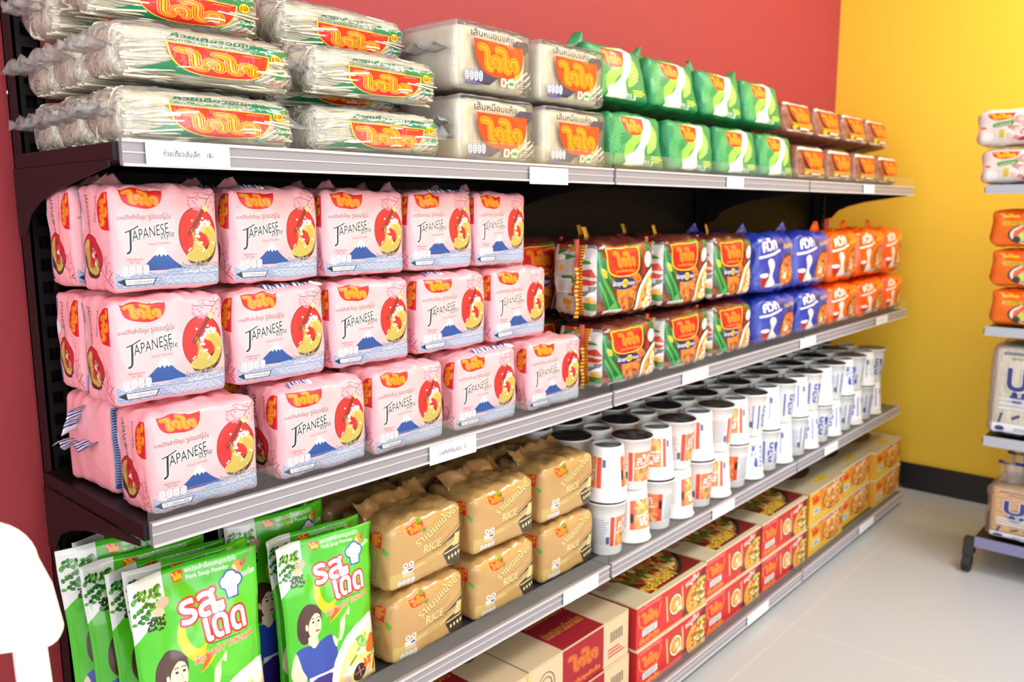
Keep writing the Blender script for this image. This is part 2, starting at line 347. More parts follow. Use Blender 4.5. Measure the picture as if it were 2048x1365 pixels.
def art_chili():
    A = Art(1.0, 1.05, 460, 483, rgb(96, 44, 34)); g = random.Random(3)
    A.speckle(0, 0, 1, 1.05, [rgb(122, 40, 34), rgb(150, 70, 40), rgb(70, 30, 28), rgb(96, 24, 24)], 260, .05, 5)
    A.fill(smooth([(.3, .5), (.6, .62), (.72, .4), (.6, .05), (.36, .08)], 6, True), rgb(216, 128, 50))
    A.speckle(.34, .1, .66, .55, [rgb(206, 110, 50), rgb(160, 70, 36), rgb(226, 150, 70)], 80, .035, 8)
    A.fill(smooth([(.5, 1.06), (.75, .92), (1.0, .96), (1.01, 1.06)], 5, True), rgb(36, 120, 56)); A.fill(smooth([(.7, .9), (.86, 1.0), (1.02, .9), (1.02, .6), (.86, .62)], 5, True), rgb(30, 110, 52))
    A.stroke(smooth([(.74, 1.04), (.78, .8), (.74, .6)], 5), .07, rgb(170, 34, 34)); A.stroke(smooth([(.95, 1.0), (.93, .75), (.97, .6)], 5), .05, rgb(150, 34, 30))
    A.ell(.85, .78, .075, .11, rgb(240, 240, 238), 1, -12); A.ell(1.0, .74, .05, .09, rgb(236, 238, 238), 1, -10)
    for p, w in (([(0, .9), (.06, .6), (.2, .3), (.34, .06)], .11), ([(.02, .5), (.12, .26), (.22, .02)], .09), ([(.1, .8), (.14, .62), (.26, .42)], .05)):
        A.stroke(smooth(p, 6), w, rgb(24, 104, 58)); A.stroke(smooth([(x+.015, y+.01) for x, y in p], 6), w*.3, rgb(60, 168, 78))
    A.fill(smooth([(.06, .7), (.13, .66), (.14, .56), (.08, .6)], 4, True), rgb(226, 186, 60)); A.fill(smooth([(.2, .12), (.26, .2), (.32, .12)], 4, True), rgb(90, 180, 70))
    noodleplate(A, 1.02, .2, .36, .46, 11, rot=-10)
    egg(A, .88, .36, .06, .1, -12); egg(A, .84, .14, .06, .1, -15)
    A.speckle(.9, .06, 1.0, .3, [rgb(224, 50, 40), rgb(250, 240, 230), rgb(60, 140, 60)], 40, .03, 21)
    sh = [(.14, .96), (.68, .98)]+smooth([(.68, .98), (.66, .72), (.6, .62), (.42, .58), (.24, .6), (.16, .7), (.14, .96)], 5)
    A.stroke(sh, .035, rgb(248, 200, 50), closed=True); A.fill(sh, rgb(212, 32, 34))
    logo(A, .2, .66, .46, .29, bowl=False, bg=rgb(212, 32, 34), line=rgb(248, 168, 36)); A.text('บะหมี่กึ่งสำเร็จรูป', .26, .63, .05, rgb(250, 190, 60), width=.32, off=.01)
    A.ell(.4, .47, .19, .09, rgb(40, 40, 104)); A.text('จัดชุด', .22, .44, .09, WHT, off=.012, width=.15); A.ell(.42, .47, .05, .062, rgb(246, 200, 30)); A.text('10', .42, .44, .08, rgb(40, 60, 120), align=.5, off=.01); A.text('ซอง', .48, .44, .08, WHT, off=.012, width=.1)
    A.rect(.1, .02, .42, .1, rgb(226, 226, 224)); A.text('บะหมี่รสต้มยำ', .12, .035, .04, rgb(90, 90, 90), width=.28)
    return A
def art_chili_side():
    A = Art(.8, 1.05, 240, 315, rgb(206, 202, 200)); g = random.Random(5)
    for i in range(26):
        x, y = g.uniform(0, .7), g.uniform(0, 1); c = g.choice((rgb(226, 140, 40), rgb(238, 170, 70), rgb(244, 244, 242), rgb(120, 118, 118), rgb(190, 60, 40), rgb(70, 130, 60)))
        A.fill([(x, y), (x+g.uniform(.08, .3), y+g.uniform(-.04, .04)), (x+g.uniform(.08, .28), y+g.uniform(.05, .12)), (x+.01, y+.09)], c)
    A.rect(0, 0, .12, 1.05, rgb(232, 232, 236)); A.rect(.1, .35, .4, .55, WHT)
    A.rect(.44, 0, .58, 1.05, rgb(178, 44, 34))
    for k in range(26): A.fill([(.44, k*.041), (.58, k*.041+.01), (.58, k*.041+.03), (.44, k*.041+.02)], rgb(246, 196, 40))
    for k in range(8): A.rect(.14, .38+.02*k, .4, .385+.02*k, rgb(120, 120, 124))
    A.rect(.43, .34, .5, .46, INK)
    return A
def _quick(base, lite, name):
    A = Art(1.0, 1.0, 380, 380, base)
    A.fill(smooth([(.5, 1.0), (1.0, 1.0), (1.0, .6), (.8, .8)], 5, True), lite, .5)
    noodleplate(A, .75, .36, .24, .3, 14, rim=rgb(120, 60, 40), cols=(rgb(206, 110, 70), rgb(230, 160, 100), rgb(196, 70, 40), rgb(240, 190, 120)), rot=-15)
    egg(A, .68, .28, .07, .05, 40)
    A.fill(smooth([(.2, .56), (.3, .62), (.38, .5), (.34, .3), (.42, .12), (.2, .1), (.26, .3)], 6, True), rgb(232, 232, 232)); A.fill(smooth([(.08, .3), (.2, .32), (.22, .16), (.12, .08), (.06, .18)], 5, True), rgb(170, 36, 36)); A.ell(.14, .32, .09, .04, WHT)
    A.text('ควิก', .1, .74, .3, WHT, 8, off=.03, width=.36, outline=base, ow=.02); A.stroke(smooth([(.04, .65), (.3, .69), (.52, .75)], 4), .045, WHT)
    A.text('แสบ', .52, .82, .14, INK, 6, off=.02, width=.14); A.text('ต้มยำกุ้ง', .64, .77, .1, rgb(232, 196, 50), 8, off=.02, width=.28)
    for k in range(3): A.rect(.4, .05+.035*k, .68, .07+.035*k, rgb(190, 200, 226))
    return A
def art_blue(): return _quick(rgb(44, 62, 168), rgb(90, 100, 190), 'blue')
def art_orange(): return _quick(rgb(244, 92, 18), rgb(250, 140, 40), 'orange')
def art_tan():
    A = Art(1.2, 1.0, 600, 500, rgb(192, 152, 96)); cr = rgb(240, 226, 150); gd = rgb(110, 92, 40)
    A.fill(smooth([(.0, .0), (.36, .0), (.34, .22), (.1, .28), (0, .25)], 5, True), rgb(206, 186, 106), .6)
    A.fill([(.3, .3), (.78, .36), (1.2, .5), (1.2, .44), (.78, .3), (.3, .24)], rgb(210, 196, 120), .55)
    bowl = smooth([(.86, .34), (1.2, .4), (1.2, .04), (.98, .04), (.9, .16)], 4, True)
    A.fill(smooth([(.86, .33), (1.0, .42), (1.2, .46), (1.2, .3), (1.0, .26)], 5, True), rgb(214, 204, 132))
    for k in range(7): A.stroke(smooth([(.9+.02*k, .33), (1.05, .4-.02*k), (1.2, .42-.02*k)], 5), .008, rgb(180, 164, 86))
    A.fill(bowl, rgb(66, 52, 48)); A.stroke([(.87, .29), (1.2, .33)], .02, rgb(240, 226, 150))
    for k in range(5): A.push(.95+.06*k, .19+.01*k, 1, 1, 10); A.fill([(0, -.04), (.02, 0), (0, .04), (-.02, 0)], rgb(246, 236, 160)); A.pop()
    A.fill([(.72, .42), (1.2, .56), (1.2, .66), (.9, .5)], rgb(74, 62, 54)); A.fill([(1.05, .56), (1.14, .56), (1.17, .36), (1.0, .36)], rgb(214, 204, 132))
    A.stroke(smooth([(.38, .36), (.7, .44), (1.0, .6), (1.2, .72)], 5), .012, rgb(120, 100, 60))
    A.text('RICE', .53, .43, .17, gd, 4, shear=.15, width=.3); A.text('RICE', .525, .437, .17, cr, 4, shear=.15, width=.3)
    A.text('RAMEN', .66, .39, .07, gd, 6, width=.22); A.text('Gluten Free', .54, .29, .05, rgb(150, 122, 70), 4, width=.22)
    A.text('ราเมนแป้งข้าว', .44, .56, .17, rgb(104, 84, 40), 26, off=.03, width=.86); A.text('ราเมนแป้งข้าว', .44, .565, .17, cr, 26, off=.004, width=.86)
    A.text('ไร้น้ำตาล', .66, .56, .06, rgb(160, 132, 74), 24, width=.3)
    logo(A, .28, .77, .26, .16, fine=True, bg=rgb(216, 44, 34), rot=3); A.fill(smooth([(.42, .92), (.47, .99), (.52, .96), (.49, .91)], 4, True), rgb(90, 156, 50)); A.fill(smooth([(.5, .8), (.57, .84), (.55, .76)], 4, True), rgb(100, 140, 70))
    for x in (.24, .33): A.ell(x, .36, .038, .042, rgb(232, 228, 230)); A.ell(x, .36, .018, .02, rgb(150, 130, 130))
    A.rrect(.19, .24, .36, .305, .015, WHT); A.text('สวก', .2, .255, .05, rgb(90, 80, 150), width=.07); A.rect(.28, .255, .35, .29, rgb(84, 76, 150))
    A.rect(.2, .19, .36, .2, rgb(220, 214, 200)); A.rect(.2, .215, .34, .225, rgb(220, 214, 200))
    boxes4(A, .12, .05, .26, .11, rgb(150, 140, 150), rgb(234, 228, 232))
    return A
def art_tan_side():
    A = Art(.7, 1.0, 210, 300, rgb(186, 146, 90))
    logo(A, .46, .9, .22, .16, bg=rgb(216, 44, 34), rot=-90); A.fill(smooth([(.62, .7), (.7, .64), (.66, .58)], 4, True), rgb(90, 156, 50))
    A.text('ราเมนแป้งข้าว', .5, .12, .15, rgb(104, 84, 40), 84, off=.03, width=.5); A.text('ราเมนแป้งข้าว', .5, .12, .15, rgb(240, 226, 150), 84, off=.004, width=.5)
    A.ell(.2, .62, .06, .07, rgb(226, 224, 230)); A.rrect(.1, .72, .26, .84, .02, rgb(226, 228, 236))
    return A
def art_pouch():
    A = Art(1.0, 1.5, 640, 960, rgb(74, 190, 28)); sk = rgb(246, 214, 190); g = random.Random(2); bl = rgb(40, 70, 168)
    A.fill(smooth([(.5, 1.2), (1.02, 1.3), (1.02, .7), (.7, .6), (.5, .8)], 6, True), rgb(96, 206, 36), .7)
    A.rect(0, 1.45, 1, 1.5, rgb(70, 196, 30))
    # herbs corner
    A.fill([(0, 1.5), (.28, 1.5), (.27, 1.34), (.2, 1.22), (0, 1.06)], rgb(238, 240, 240))
    for i in range(70):
        x = g.uniform(.02, .24); y = g.uniform(1.2, 1.42); A.ell(x, y, .018, .013, g.choice((rgb(50, 130, 40), rgb(84, 166, 56), rgb(34, 98, 34))), 1, g.uniform(0, 180))
    A.ell(.24, 1.29, .055, .035, rgb(214, 168, 150), 1, 20); A.ell(.2, 1.24, .05, .03, rgb(226, 190, 170), 1, -20)
    for i in range(44): A.ell(g.uniform(.1, .24), 1.16+g.uniform(-.04, .05), .009, .009, rgb(40, 34, 32))
    A.stroke([(.04, 1.3), (.26, 1.4)], .006, rgb(120, 170, 70)); A.stroke([(.08, 1.38), (.25, 1.33)], .006, rgb(120, 170, 70))
    logo(A, .34, 1.39, .1, .075, fine=False, bg=rgb(214, 60, 30))
    A.text('ผงปรุงสำเร็จรสหมูตราไวไว', .46, 1.43, .045, WHT, off=.012, width=.38); A.text('Pork Soup Powder', .46, 1.38, .045, WHT, off=.014, width=.32)
    for k in range(14): A.ell(.79+g.uniform(-.06, .06), 1.3+g.uniform(-.05, .05), .012, .012, rgb(240, 240, 230))
    A.ell(.84, 1.37, .045, .05, rgb(232, 150, 80)); A.ell(.89, 1.4, .02, .035, rgb(206, 60, 40), 1, -30); A.stroke([(.88, 1.4), (.95, 1.47)], .02, rgb(120, 150, 60)); A.ell(.82, 1.37, .015, .03, rgb(250, 210, 160), 1, 20)
    A.text('รสหมูกรอบเครื่อง', .76, 1.27, .06, WHT, 8, off=.012, width=.22)
    # crescent swoosh
    A.fill(smooth([(.36, 1.14), (.3, 1.0), (.36, .86), (.46, .78), (.44, .72), (.58, .8), (.5, .86), (.52, .92), (.44, .9), (.38, .98)], 5, True), rgb(248, 196, 20))
    A.fill([(.44, .72), (.58, .82), (.5, .85), (.47, .79)], rgb(238, 96, 24))
    # title
    for off, c in ((.085, rgb(206, 30, 50)), (.028, rgb(250, 246, 246))):
        A.text('รส', .36, 1.09, .28, c, 2, 0, off, width=.29); A.text('เด็ด', .53, .92, .28, c, 2, 0, off, width=.33)
    # cook's hat
    for r, c in ((.014, rgb(50, 90, 170)), (0, rgb(240, 244, 250))):
        for x, y, q in ((.74, 1.28, .042), (.782, 1.31, .046), (.824, 1.28, .042)): A.ell(x, y, q+r, q+r, c)
        A.fill([(.732-r, 1.26), (.832+r, 1.26), (.82+r, 1.17-r), (.745-r, 1.17-r)], c)
    for x in (.76, .782, .804): A.stroke([(x, 1.25), (x, 1.2)], .005, rgb(120, 150, 200))
    A.text('เพียง "รสเด็ด" ก็เสร็จสรรพ', .4, .79, .075, rgb(236, 236, 230), 6, off=.035, width=.52); A.text('เพียง "รสเด็ด" ก็เสร็จสรรพ', .4, .79, .075, rgb(206, 50, 40), 6, off=.006, width=.52)
    A.rect(.56, .885, .8, .893, rgb(60, 110, 40))
    # woman
    A.fill(smooth([(.1, .72), (.12, .86), (.2, .95), (.3, .93), (.35, .84), (.33, .74), (.26, .72), (.2, .62), (.14, .62)], 6, True), rgb(72, 40, 34))
    A.fill([(.2, .66), (.29, .68), (.31, .56), (.2, .54)], sk); A.fill(smooth([(.2, .76), (.22, .86), (.3, .87), (.34, .8), (.33, .7), (.28, .64), (.22, .67)], 6, True), sk)
    A.fill(smooth([(.16, .84), (.24, .93), (.34, .88), (.34, .84), (.28, .86), (.22, .8), (.2, .74)], 6, True), rgb(78, 44, 36))
    for x in (.26, .315): A.ell(x, .785, .012, .009, INK); A.stroke(arcp(x, .8, .02, 40, 140, 5), .006, rgb(60, 36, 30))
    A.stroke([(.292, .77), (.3, .735), (.29, .732)], .005, rgb(214, 160, 136)); A.ell(.3, .698, .02, .009, rgb(200, 50, 60), 1, 8); A.ell(.19, .755, .014, .03, sk)
    A.fill(smooth([(.08, .55), (.2, .59), (.26, .545), (.33, .6), (.46, .6), (.5, .42), (.47, .28), (.2, .26), (.12, .4)], 5, True), bl)
    A.fill(smooth([(.08, .55), (.02, .38), (.08, .26), (.16, .3), (.12, .4)], 4, True), sk); A.fill(smooth([(.46, .6), (.54, .52), (.6, .62), (.62, .74), (.66, .72), (.67, .8), (.63, .76), (.56, .7), (.54, .6), (.49, .48)], 4, True), sk)
    A.rect(.18, .24, .47, .3, rgb(224, 228, 236)); A.fill(smooth([(.18, .25), (.47, .25), (.52, .0), (.12, .0)], 3, True), rgb(58, 40, 130))
    # plate of soup
    px, py = .93, .13
    A.ell(px, py, .52, .5, rgb(226, 230, 232)); A.ell(px, py, .49, .47, rgb(248, 250, 250)); A.ell(px-.01, py-.02, .43, .4, rgb(236, 226, 150))
    for i in range(90):
        a, q = g.uniform(0, 6.28), g.random()**.5*.38; A.ell(px+q*math.cos(a), py+q*math.sin(a)-.02, g.uniform(.03, .07), g.uniform(.02, .05), g.choice((rgb(244, 244, 214), rgb(240, 232, 140), rgb(236, 214, 120), rgb(250, 248, 236), rgb(236, 206, 190))), .9, g.uniform(0, 180))
    A.fill(smooth([(.86, .3), (.94, .42), (1.02, .36), (.95, .24)], 4, True), rgb(240, 110, 40)); A.fill(smooth([(.98, .06), (1.0, .2), (.95, .06)], 3, True), rgb(222, 60, 30))
    for i in range(24): A.ell(.8+g.uniform(-.06, .07), .42+g.uniform(-.07, .05), .022, .014, g.choice((rgb(110, 180, 60), rgb(140, 206, 80))), 1, g.uniform(0, 180))
    A.ell(.76, .12, .085, .085, rgb(70, 44, 44)); A.stroke([(.7, .12), (.82, .13)], .014, rgb(180, 130, 110)); A.stroke([(.75, .18), (.78, .07)], .014, rgb(180, 130, 110))
    for p in ([(.64, .24), (.72, .3)], [(.94, .2), (1.0, .28)], [(.7, .0), (.8, .03)]): A.stroke(p, .018, rgb(80, 140, 50))
    for i in range(26): A.ell(.87+g.uniform(-.05, .05), .19+g.uniform(-.04, .03), .014, .01, rgb(226, 100, 50), 1, g.uniform(0, 180))
    A.ell(.6, .08, .05, .07, rgb(228, 190, 186))
    return A
def _cup(main, mark, words):
    A = Art(3.2, 1.0, 640, 200, rgb(246, 246, 246)); g = random.Random(7)
    for ox in (0, 1.6):
        if words:
            A.rect(ox+.04, .22, ox+.82, .78, rgb(252, 172, 104)); A.speckle(ox+.06, .24, ox+.8, .5, [rgb(252, 190, 120), rgb(248, 140, 80), rgb(252, 212, 150), rgb(244, 120, 80)], 40, .07, 4)
            A.rect(ox+.04, .6, ox+.82, .78, main, .45); A.rect(ox+.76, .22, ox+.9, .78, rgb(236, 96, 66))
            A.text('ควิก', ox+.14, .52, .26, WHT, 6, off=.04, width=.46, outline=rgb(230, 90, 40), ow=.06); A.stroke([(ox+.08, .47), (ox+.66, .52)], .03, WHT)
            A.text('ต้มยำ', ox+.2, .36, .12, rgb(150, 160, 50), 5, off=.02, width=.4)
            A.ell(ox+.84, .56, .05, .1, INK)
        else:
            A.rect(ox+.06, .22, ox+.82, .78, rgb(232, 236, 244)); A.text('ควิก', ox+.42, .26, .26, mark, 88, off=.03, width=.48)
            A.fill(smooth([(ox+.5, .74), (ox+.66, .7), (ox+.6, .5), (ox+.52, .58)], 4, True), mark); A.speckle(ox+.5, .24, ox+.8, .5, [rgb(120, 130, 190), rgb(210, 216, 232), rgb(180, 184, 150)], 26, .05, 6)
            A.rect(ox+.06, .22, ox+.12, .78, mark); A.fill(smooth([(ox+.62, .3), (ox+.76, .36), (ox+.7, .24)], 4, True), mark)
        A.rect(ox+.95, .22, ox+1.5, .78, rgb(238, 240, 244))
        for k in range(11): A.rect(ox+.98, .26+.045*k, ox+1.3+.14*g.random(), .275+.045*k, rgb(150, 160, 176), .8)
        A.rect(ox+1.36, .26, ox+1.46, .4, rgb(90, 110, 140))
        if words: A.rect(ox+1.48, .22, ox+1.62, .78, rgb(240, 86, 60))
        else: A.rect(ox+1.46, .22, ox+1.5, .78, rgb(90, 96, 180))
    return A
def art_cup_orange(): return _cup(rgb(244, 110, 50), WHT, True)
def art_cup_white(): return _cup(rgb(90, 100, 190), rgb(70, 76, 176), False)
def art_cup_lid():
    A = Art(1, 1, 128, 128, rgb(70, 68, 66)); g = random.Random(1)
    A.speckle(0, 0, 1, 1, [rgb(84, 80, 78), rgb(60, 54, 52), rgb(96, 60, 50), rgb(52, 50, 52)], 60, .12, 2); A.rect(.3, .42, .7, .58, rgb(110, 100, 96), .4)
    return A
def art_kraft():
    A = Art(2.0, 1.0, 600, 300, rgb(216, 192, 158)); m = rgb(160, 22, 40)
    A.rect(.62, 0, 1.45, 1, m); logo(A, .68, .3, .74, .56, bowl=False, bg=m, line=rgb(224, 132, 40))
    A.text('บะหมี่ปรุงสำเร็จ', .72, .1, .13, rgb(224, 150, 60), off=.015, width=.66)
    A.ell(.32, .5, .16, .3, rgb(120, 104, 84)); A.ell(.32, .5, .14, .27, rgb(216, 192, 158)); A.ell(.32, .5, .11, .2, rgb(120, 104, 84)); A.ell(.32, .5, .09, .17, rgb(216, 192, 158)); A.text('W', .32, .42, .2, rgb(110, 96, 76), align=.5)
    for k in range(14): A.rect(1.6+.02*k, .5, 1.6+.02*k+(.008 if k % 3 else .014), .74, rgb(70, 60, 54))
    for k in range(3): A.rect(1.55, .16+.08*k, 1.92-.06*k, .2+.08*k, rgb(184, 70, 60))
    return A
def art_kraft_top():
    A = Art(2.0, 1.6, 400, 320, rgb(214, 190, 156)); m = rgb(152, 22, 38); y = rgb(206, 140, 60)
    A.rect(.62, 0, 1.45, 1.6, m); A.text('รสหมู', .84, .95, .26, y, off=.02, width=.4); A.text('โปรดใช้ด้านกรรไกร', .68, .55, .18, y, off=.015, width=.72); A.text('ตัดเทปกาวเปิดกล่อง', .68, .24, .18, y, off=.015, width=.72)
    A.ell(1.75, .7, .14, .12, rgb(90, 84, 74)); A.ell(1.75, .7, .1, .08, rgb(140, 128, 108)); A.ell(.3, .7, .14, .12, rgb(110, 100, 86))
    return A
def art_red():
    A = Art(2.0, 1.0, 600, 300, rgb(208, 42, 46)); y = rgb(244, 168, 40)
    A.text('บะหมี่กึ่งสำเร็จรูป', .06, .88, .1, rgb(240, 180, 170), width=.6)
    b = smooth([(.06, .8), (.1, .5), (.3, .4), (.56, .46), (.66, .8)], 5); A.stroke(b, .02, y)
    logo(A, .1, .44, .52, .4, bowl=False, bg=rgb(208, 42, 46), line=y, fine=True)
    A.rect(.16, .22, .56, .38, rgb(224, 230, 232)); [A.rect(.2+.04*k, .24, .22+.04*k, .36, rgb(120, 150, 170)) for k in range(8)]
    A.text('ต้มยำกุ้ง', .1, .05, .17, y, off=.02, width=.52)
    A.push(.84, .16, 1, 1, 4); A.rect(0, 0, .5, .66, rgb(214, 190, 110)); A.rect(.04, .0, .46, .66, rgb(196, 60, 44)); noodleplate(A, .27, .3, .16, .24, 6); egg(A, .3, .3, .05, .06); A.rect(.3, .06, .44, .2, rgb(230, 220, 190)); A.pop()
    A.fill(smooth([(1.3, 0), (1.44, .4), (1.7, .7), (2.01, 1.0), (2.01, 0)], 4, True), rgb(120, 34, 30)); noodleplate(A, 1.84, .3, .42, .44, 23, rim=rgb(226, 150, 70), n=80)
    A.speckle(1.6, .1, 2.0, .75, [rgb(240, 226, 190), rgb(210, 80, 40), rgb(80, 130, 50), rgb(244, 190, 80)], 60, .05, 12)
    A.text('หมูสับ', 1.4, .72, .2, rgb(250, 226, 220), 14, off=.03, width=.4)
    return A
def art_red_top():
    A = Art(2.0, 1.5, 400, 300, rgb(120, 36, 28))
    noodleplate(A, 1.2, .8, .8, .62, 31, n=160, rim=rgb(150, 90, 40), cols=(rgb(206, 150, 60), rgb(226, 186, 96), rgb(190, 110, 40), rgb(240, 214, 130)))
    A.speckle(.5, .3, 1.9, 1.4, [rgb(60, 110, 40), rgb(84, 140, 50), rgb(170, 50, 30), rgb(236, 206, 140)], 120, .07, 17)
    for k in range(4): A.ell(.8+.2*k, .8-.05*k, .2, .13, rgb(214, 130, 60), 1, 30); A.ell(.8+.2*k, .8-.05*k, .14, .08, rgb(190, 90, 40), 1, 30)
    A.fill([(0, 0), (2, 0), (2, .07), (.5, .07), (.5, .5), (.3, .62), (0, .5)], rgb(214, 200, 166)); A.rect(0, 0, .42, 1.5, rgb(206, 192, 160)); A.fill([(.05, .85), (.4, 1.0), (.36, .7)], rgb(150, 40, 34)); A.rect(.08, .5, .34, .6, rgb(190, 120, 100), .7)
    A.text('หมูสับต้มยำ', .5, .12, .2, rgb(236, 200, 60), off=.03, width=.85, outline=rgb(120, 36, 28), ow=.03)
    return A
def art_yellow():
    A = Art(2.0, 1.0, 400, 200, rgb(224, 140, 40))
    A.fill([(0, 0), (2, 0), (2, .16), (.7, .2), (.5, 1), (0, 1)], rgb(232, 184, 50)); noodleplate(A, 1.4, .52, .55, .38, 41, rim=rgb(222, 120, 50), n=70)
    A.speckle(.8, .2, 2.0, .9, [rgb(220, 110, 50), rgb(238, 190, 96), rgb(190, 60, 40), rgb(120, 130, 50)], 60, .06, 8)
    logo(A, .1, .55, .5, .36, fine=False, bg=rgb(232, 150, 40), line=rgb(214, 60, 40)); A.rect(.24, .22, .6, .42, rgb(208, 220, 220)); A.rect(.3, .26, .54, .38, rgb(140, 170, 180)); A.text('รสไก่', 1.0, .7, .24, rgb(250, 226, 180), 8, off=.03, width=.7)
    return A
def art_yellow_top():
    A = Art(2.0, 1.5, 400, 300, rgb(196, 182, 148))
    A.fill(smooth([(.3, .8), (.9, .42), (1.7, .5), (1.86, .7), (1.5, 1.1), (.8, 1.3), (.35, 1.15)], 6, True), rgb(104, 62, 40)); A.ell(1.0, .84, .5, .3, rgb(150, 96, 56), 1, 10); A.ell(1.05, .82, .34, .17, rgb(140, 40, 34), 1, 14); A.speckle(.6, .62, 1.45, 1.08, [rgb(120, 70, 40), rgb(170, 110, 60), rgb(90, 90, 44)], 40, .07, 3)
    A.fill([(.9, .12), (1.5, .12), (1.5, .26), (.9, .26)], rgb(226, 190, 50)); A.text('รสไก่', .95, .14, .12, rgb(190, 150, 40), off=.02, width=.5); A.rect(.3, .4, .8, .5, rgb(184, 140, 120), .6)
    return A
def art_pork():
    A = Art(1.4, 1.0, 280, 200, rgb(226, 222, 218)); g = rgb(84, 160, 54)
    A.fill([(1.0, 1.0), (1.4, 1.0), (1.4, .86)], rgb(180, 214, 170)); A.speckle(.6, .1, 1.4, .8, [rgb(226, 196, 186), rgb(206, 160, 150), rgb(240, 230, 226), rgb(190, 130, 120)], 70, .08, 9)
    logo(A, .18, .72, .5, .22, fine=False, bg=rgb(222, 70, 34)); A.push(.3, .5, 1, 1, 12); A.rrect(0, 0, .4, .12, .05, g); A.pop(); A.text('รสหมู', .34, .53, .1, WHT, 12, width=.28)
    A.ell(.2, .24, .12, .14, rgb(240, 240, 238)); A.rect(.42, .2, .52, .44, rgb(214, 200, 60)); A.ell(.86, .16, .1, .06, rgb(190, 40, 44), 1, 20); A.ell(.12, .5, .06, .04, rgb(214, 120, 100))
    return A
def art_tomyum():
    A = Art(1.4, 1.0, 280, 200, rgb(238, 112, 22))
    A.fill([(.5, .8), (1.4, 1.0), (1.4, .84), (.9, .7)], rgb(206, 70, 50)); noodleplate(A, .86, .34, .46, .3, 51, rim=rgb(240, 224, 210), cols=(rgb(226, 90, 50), rgb(240, 150, 90), rgb(214, 70, 50), rgb(246, 196, 130)))
    egg(A, .9, .44, .13, .13); A.ell(.62, .28, .1, .12, rgb(190, 206, 90)); A.ell(.5, .2, .07, .1, rgb(60, 60, 40)); A.ell(1.0, .2, .12, .06, rgb(240, 130, 80))
    logo(A, .12, .78, .46, .17, fine=False, bg=rgb(226, 70, 30)); A.rrect(.22, .6, .6, .7, .03, rgb(220, 190, 40)); A.text('ต้มยำกุ้ง', .26, .62, .08, rgb(120, 80, 20), width=.3)
    return A
def _udon(ink):
    A = Art(1.3, 1.0, 300, 230, (1, 1, 1), 0.0)
    A.rect(.18, .9, 1.3, .93, ink, .6); A.text('อุดมด้วยคุณค่าจากข้าวสาลี', .3, .85, .04, ink, width=.9); A.text('บูดะ', .26, .52, .42, ink, off=.02, width=.9, outline=rgb(226, 228, 236), ow=.03); A.stroke(arcp(.42, .47, .08, 200, 340, 6), .05, ink)
    for k in range(3): A.rect(.16, .3+.05*k, 1.2, .33+.05*k, rgb(226, 230, 240), .8)
    for x, y, r in ((.2, .2, 70), (.42, .22, 20), (.6, .2, -60), (.9, .2, 40), (1.1, .22, 80)): A.push(x, y, 1, 1, r); A.rect(-.06, -.015, .06, .015, ink); A.pop()
    A.rect(.06, .02, 1.3, .14, rgb(236, 238, 244)); A.ell(.2, .08, .07, .03, ink); A.rect(.4, .06, 1.0, .1, rgb(190, 196, 216))
    A.rect(.06, .0, 1.3, .02, ink); A.rect(.06, .0, .08, .95, ink, .5)
    return A
def art_udon(): return _udon(rgb(44, 58, 124))
# ------------------------------------------------------------------ materials
from mathutils import noise as mnoise
MAT = {}
def nodes(name):
    m = bpy.data.materials.new(name); m.use_nodes = True; nt = m.node_tree; b = nt.nodes['Principled BSDF']; MAT[name] = m
    return m, nt, b
def bump(nt, b, scale, strength, dist=.002, kind='noise', detail=3, stretch=None, coord='Object'):
    tc = nt.nodes.new('ShaderNodeTexCoord'); src = tc.outputs[coord]
    if stretch:
        mp = nt.nodes.new('ShaderNodeMapping'); mp.inputs['Scale'].default_value = stretch; nt.links.new(src, mp.inputs[0]); src = mp.outputs[0]
    if kind == 'noise':
        t = nt.nodes.new('ShaderNodeTexNoise'); t.inputs['Scale'].default_value = scale; t.inputs['Detail'].default_value = detail; out = t.outputs['Fac']
    else:
        t = nt.nodes.new('ShaderNodeTexVoronoi'); t.inputs['Scale'].default_value = scale; out = t.outputs['Distance']
    nt.links.new(src, t.inputs['Vector'])
    bp = nt.nodes.new('ShaderNodeBump'); bp.inputs['Strength'].default_value = strength; bp.inputs['Distance'].default_value = dist
    nt.links.new(out, bp.inputs['Height']); nt.links.new(bp.outputs[0], b.inputs['Normal']); return out
def plain(name, col, rough=.5, metal=0., spec=.5, bs=None, coat=0., var=0.):
    m, nt, b = nodes(name); c = tuple(lin(rgb(*col)))+(1,)
    b.inputs['Base Color'].default_value = c; b.inputs['Roughness'].default_value = rough; b.inputs['Metallic'].default_value = metal
    b.inputs['Specular IOR Level'].default_value = spec; b.inputs['Coat Weight'].default_value = coat
    if bs:
        out = bump(nt, b, *bs)
        if var:
            mx = nt.nodes.new('ShaderNodeMix'); mx.data_type = 'RGBA'; mx.inputs[6].default_value = tuple(v*(1-var) for v in c[:3])+(1,); mx.inputs[7].default_value = tuple(min(1, v*(1+var)) for v in c[:3])+(1,)
            nt.links.new(out, mx.inputs[0]); nt.links.new(mx.outputs[2], b.inputs['Base Color'])
    return m
def printed(name, art, rough=.38, bs=(60, .25, .002), coat=0.):
    m, nt, b = nodes(name); t = nt.nodes.new('ShaderNodeTexImage'); t.image = art.image(name); t.extension = 'EXTEND'
    nt.links.new(t.outputs[0], b.inputs['Base Color']); b.inputs['Roughness'].default_value = rough; b.inputs['Coat Weight'].default_value = coat; b.inputs['Coat Roughness'].default_value = .15
    if bs: bump(nt, b, *bs)
    return m
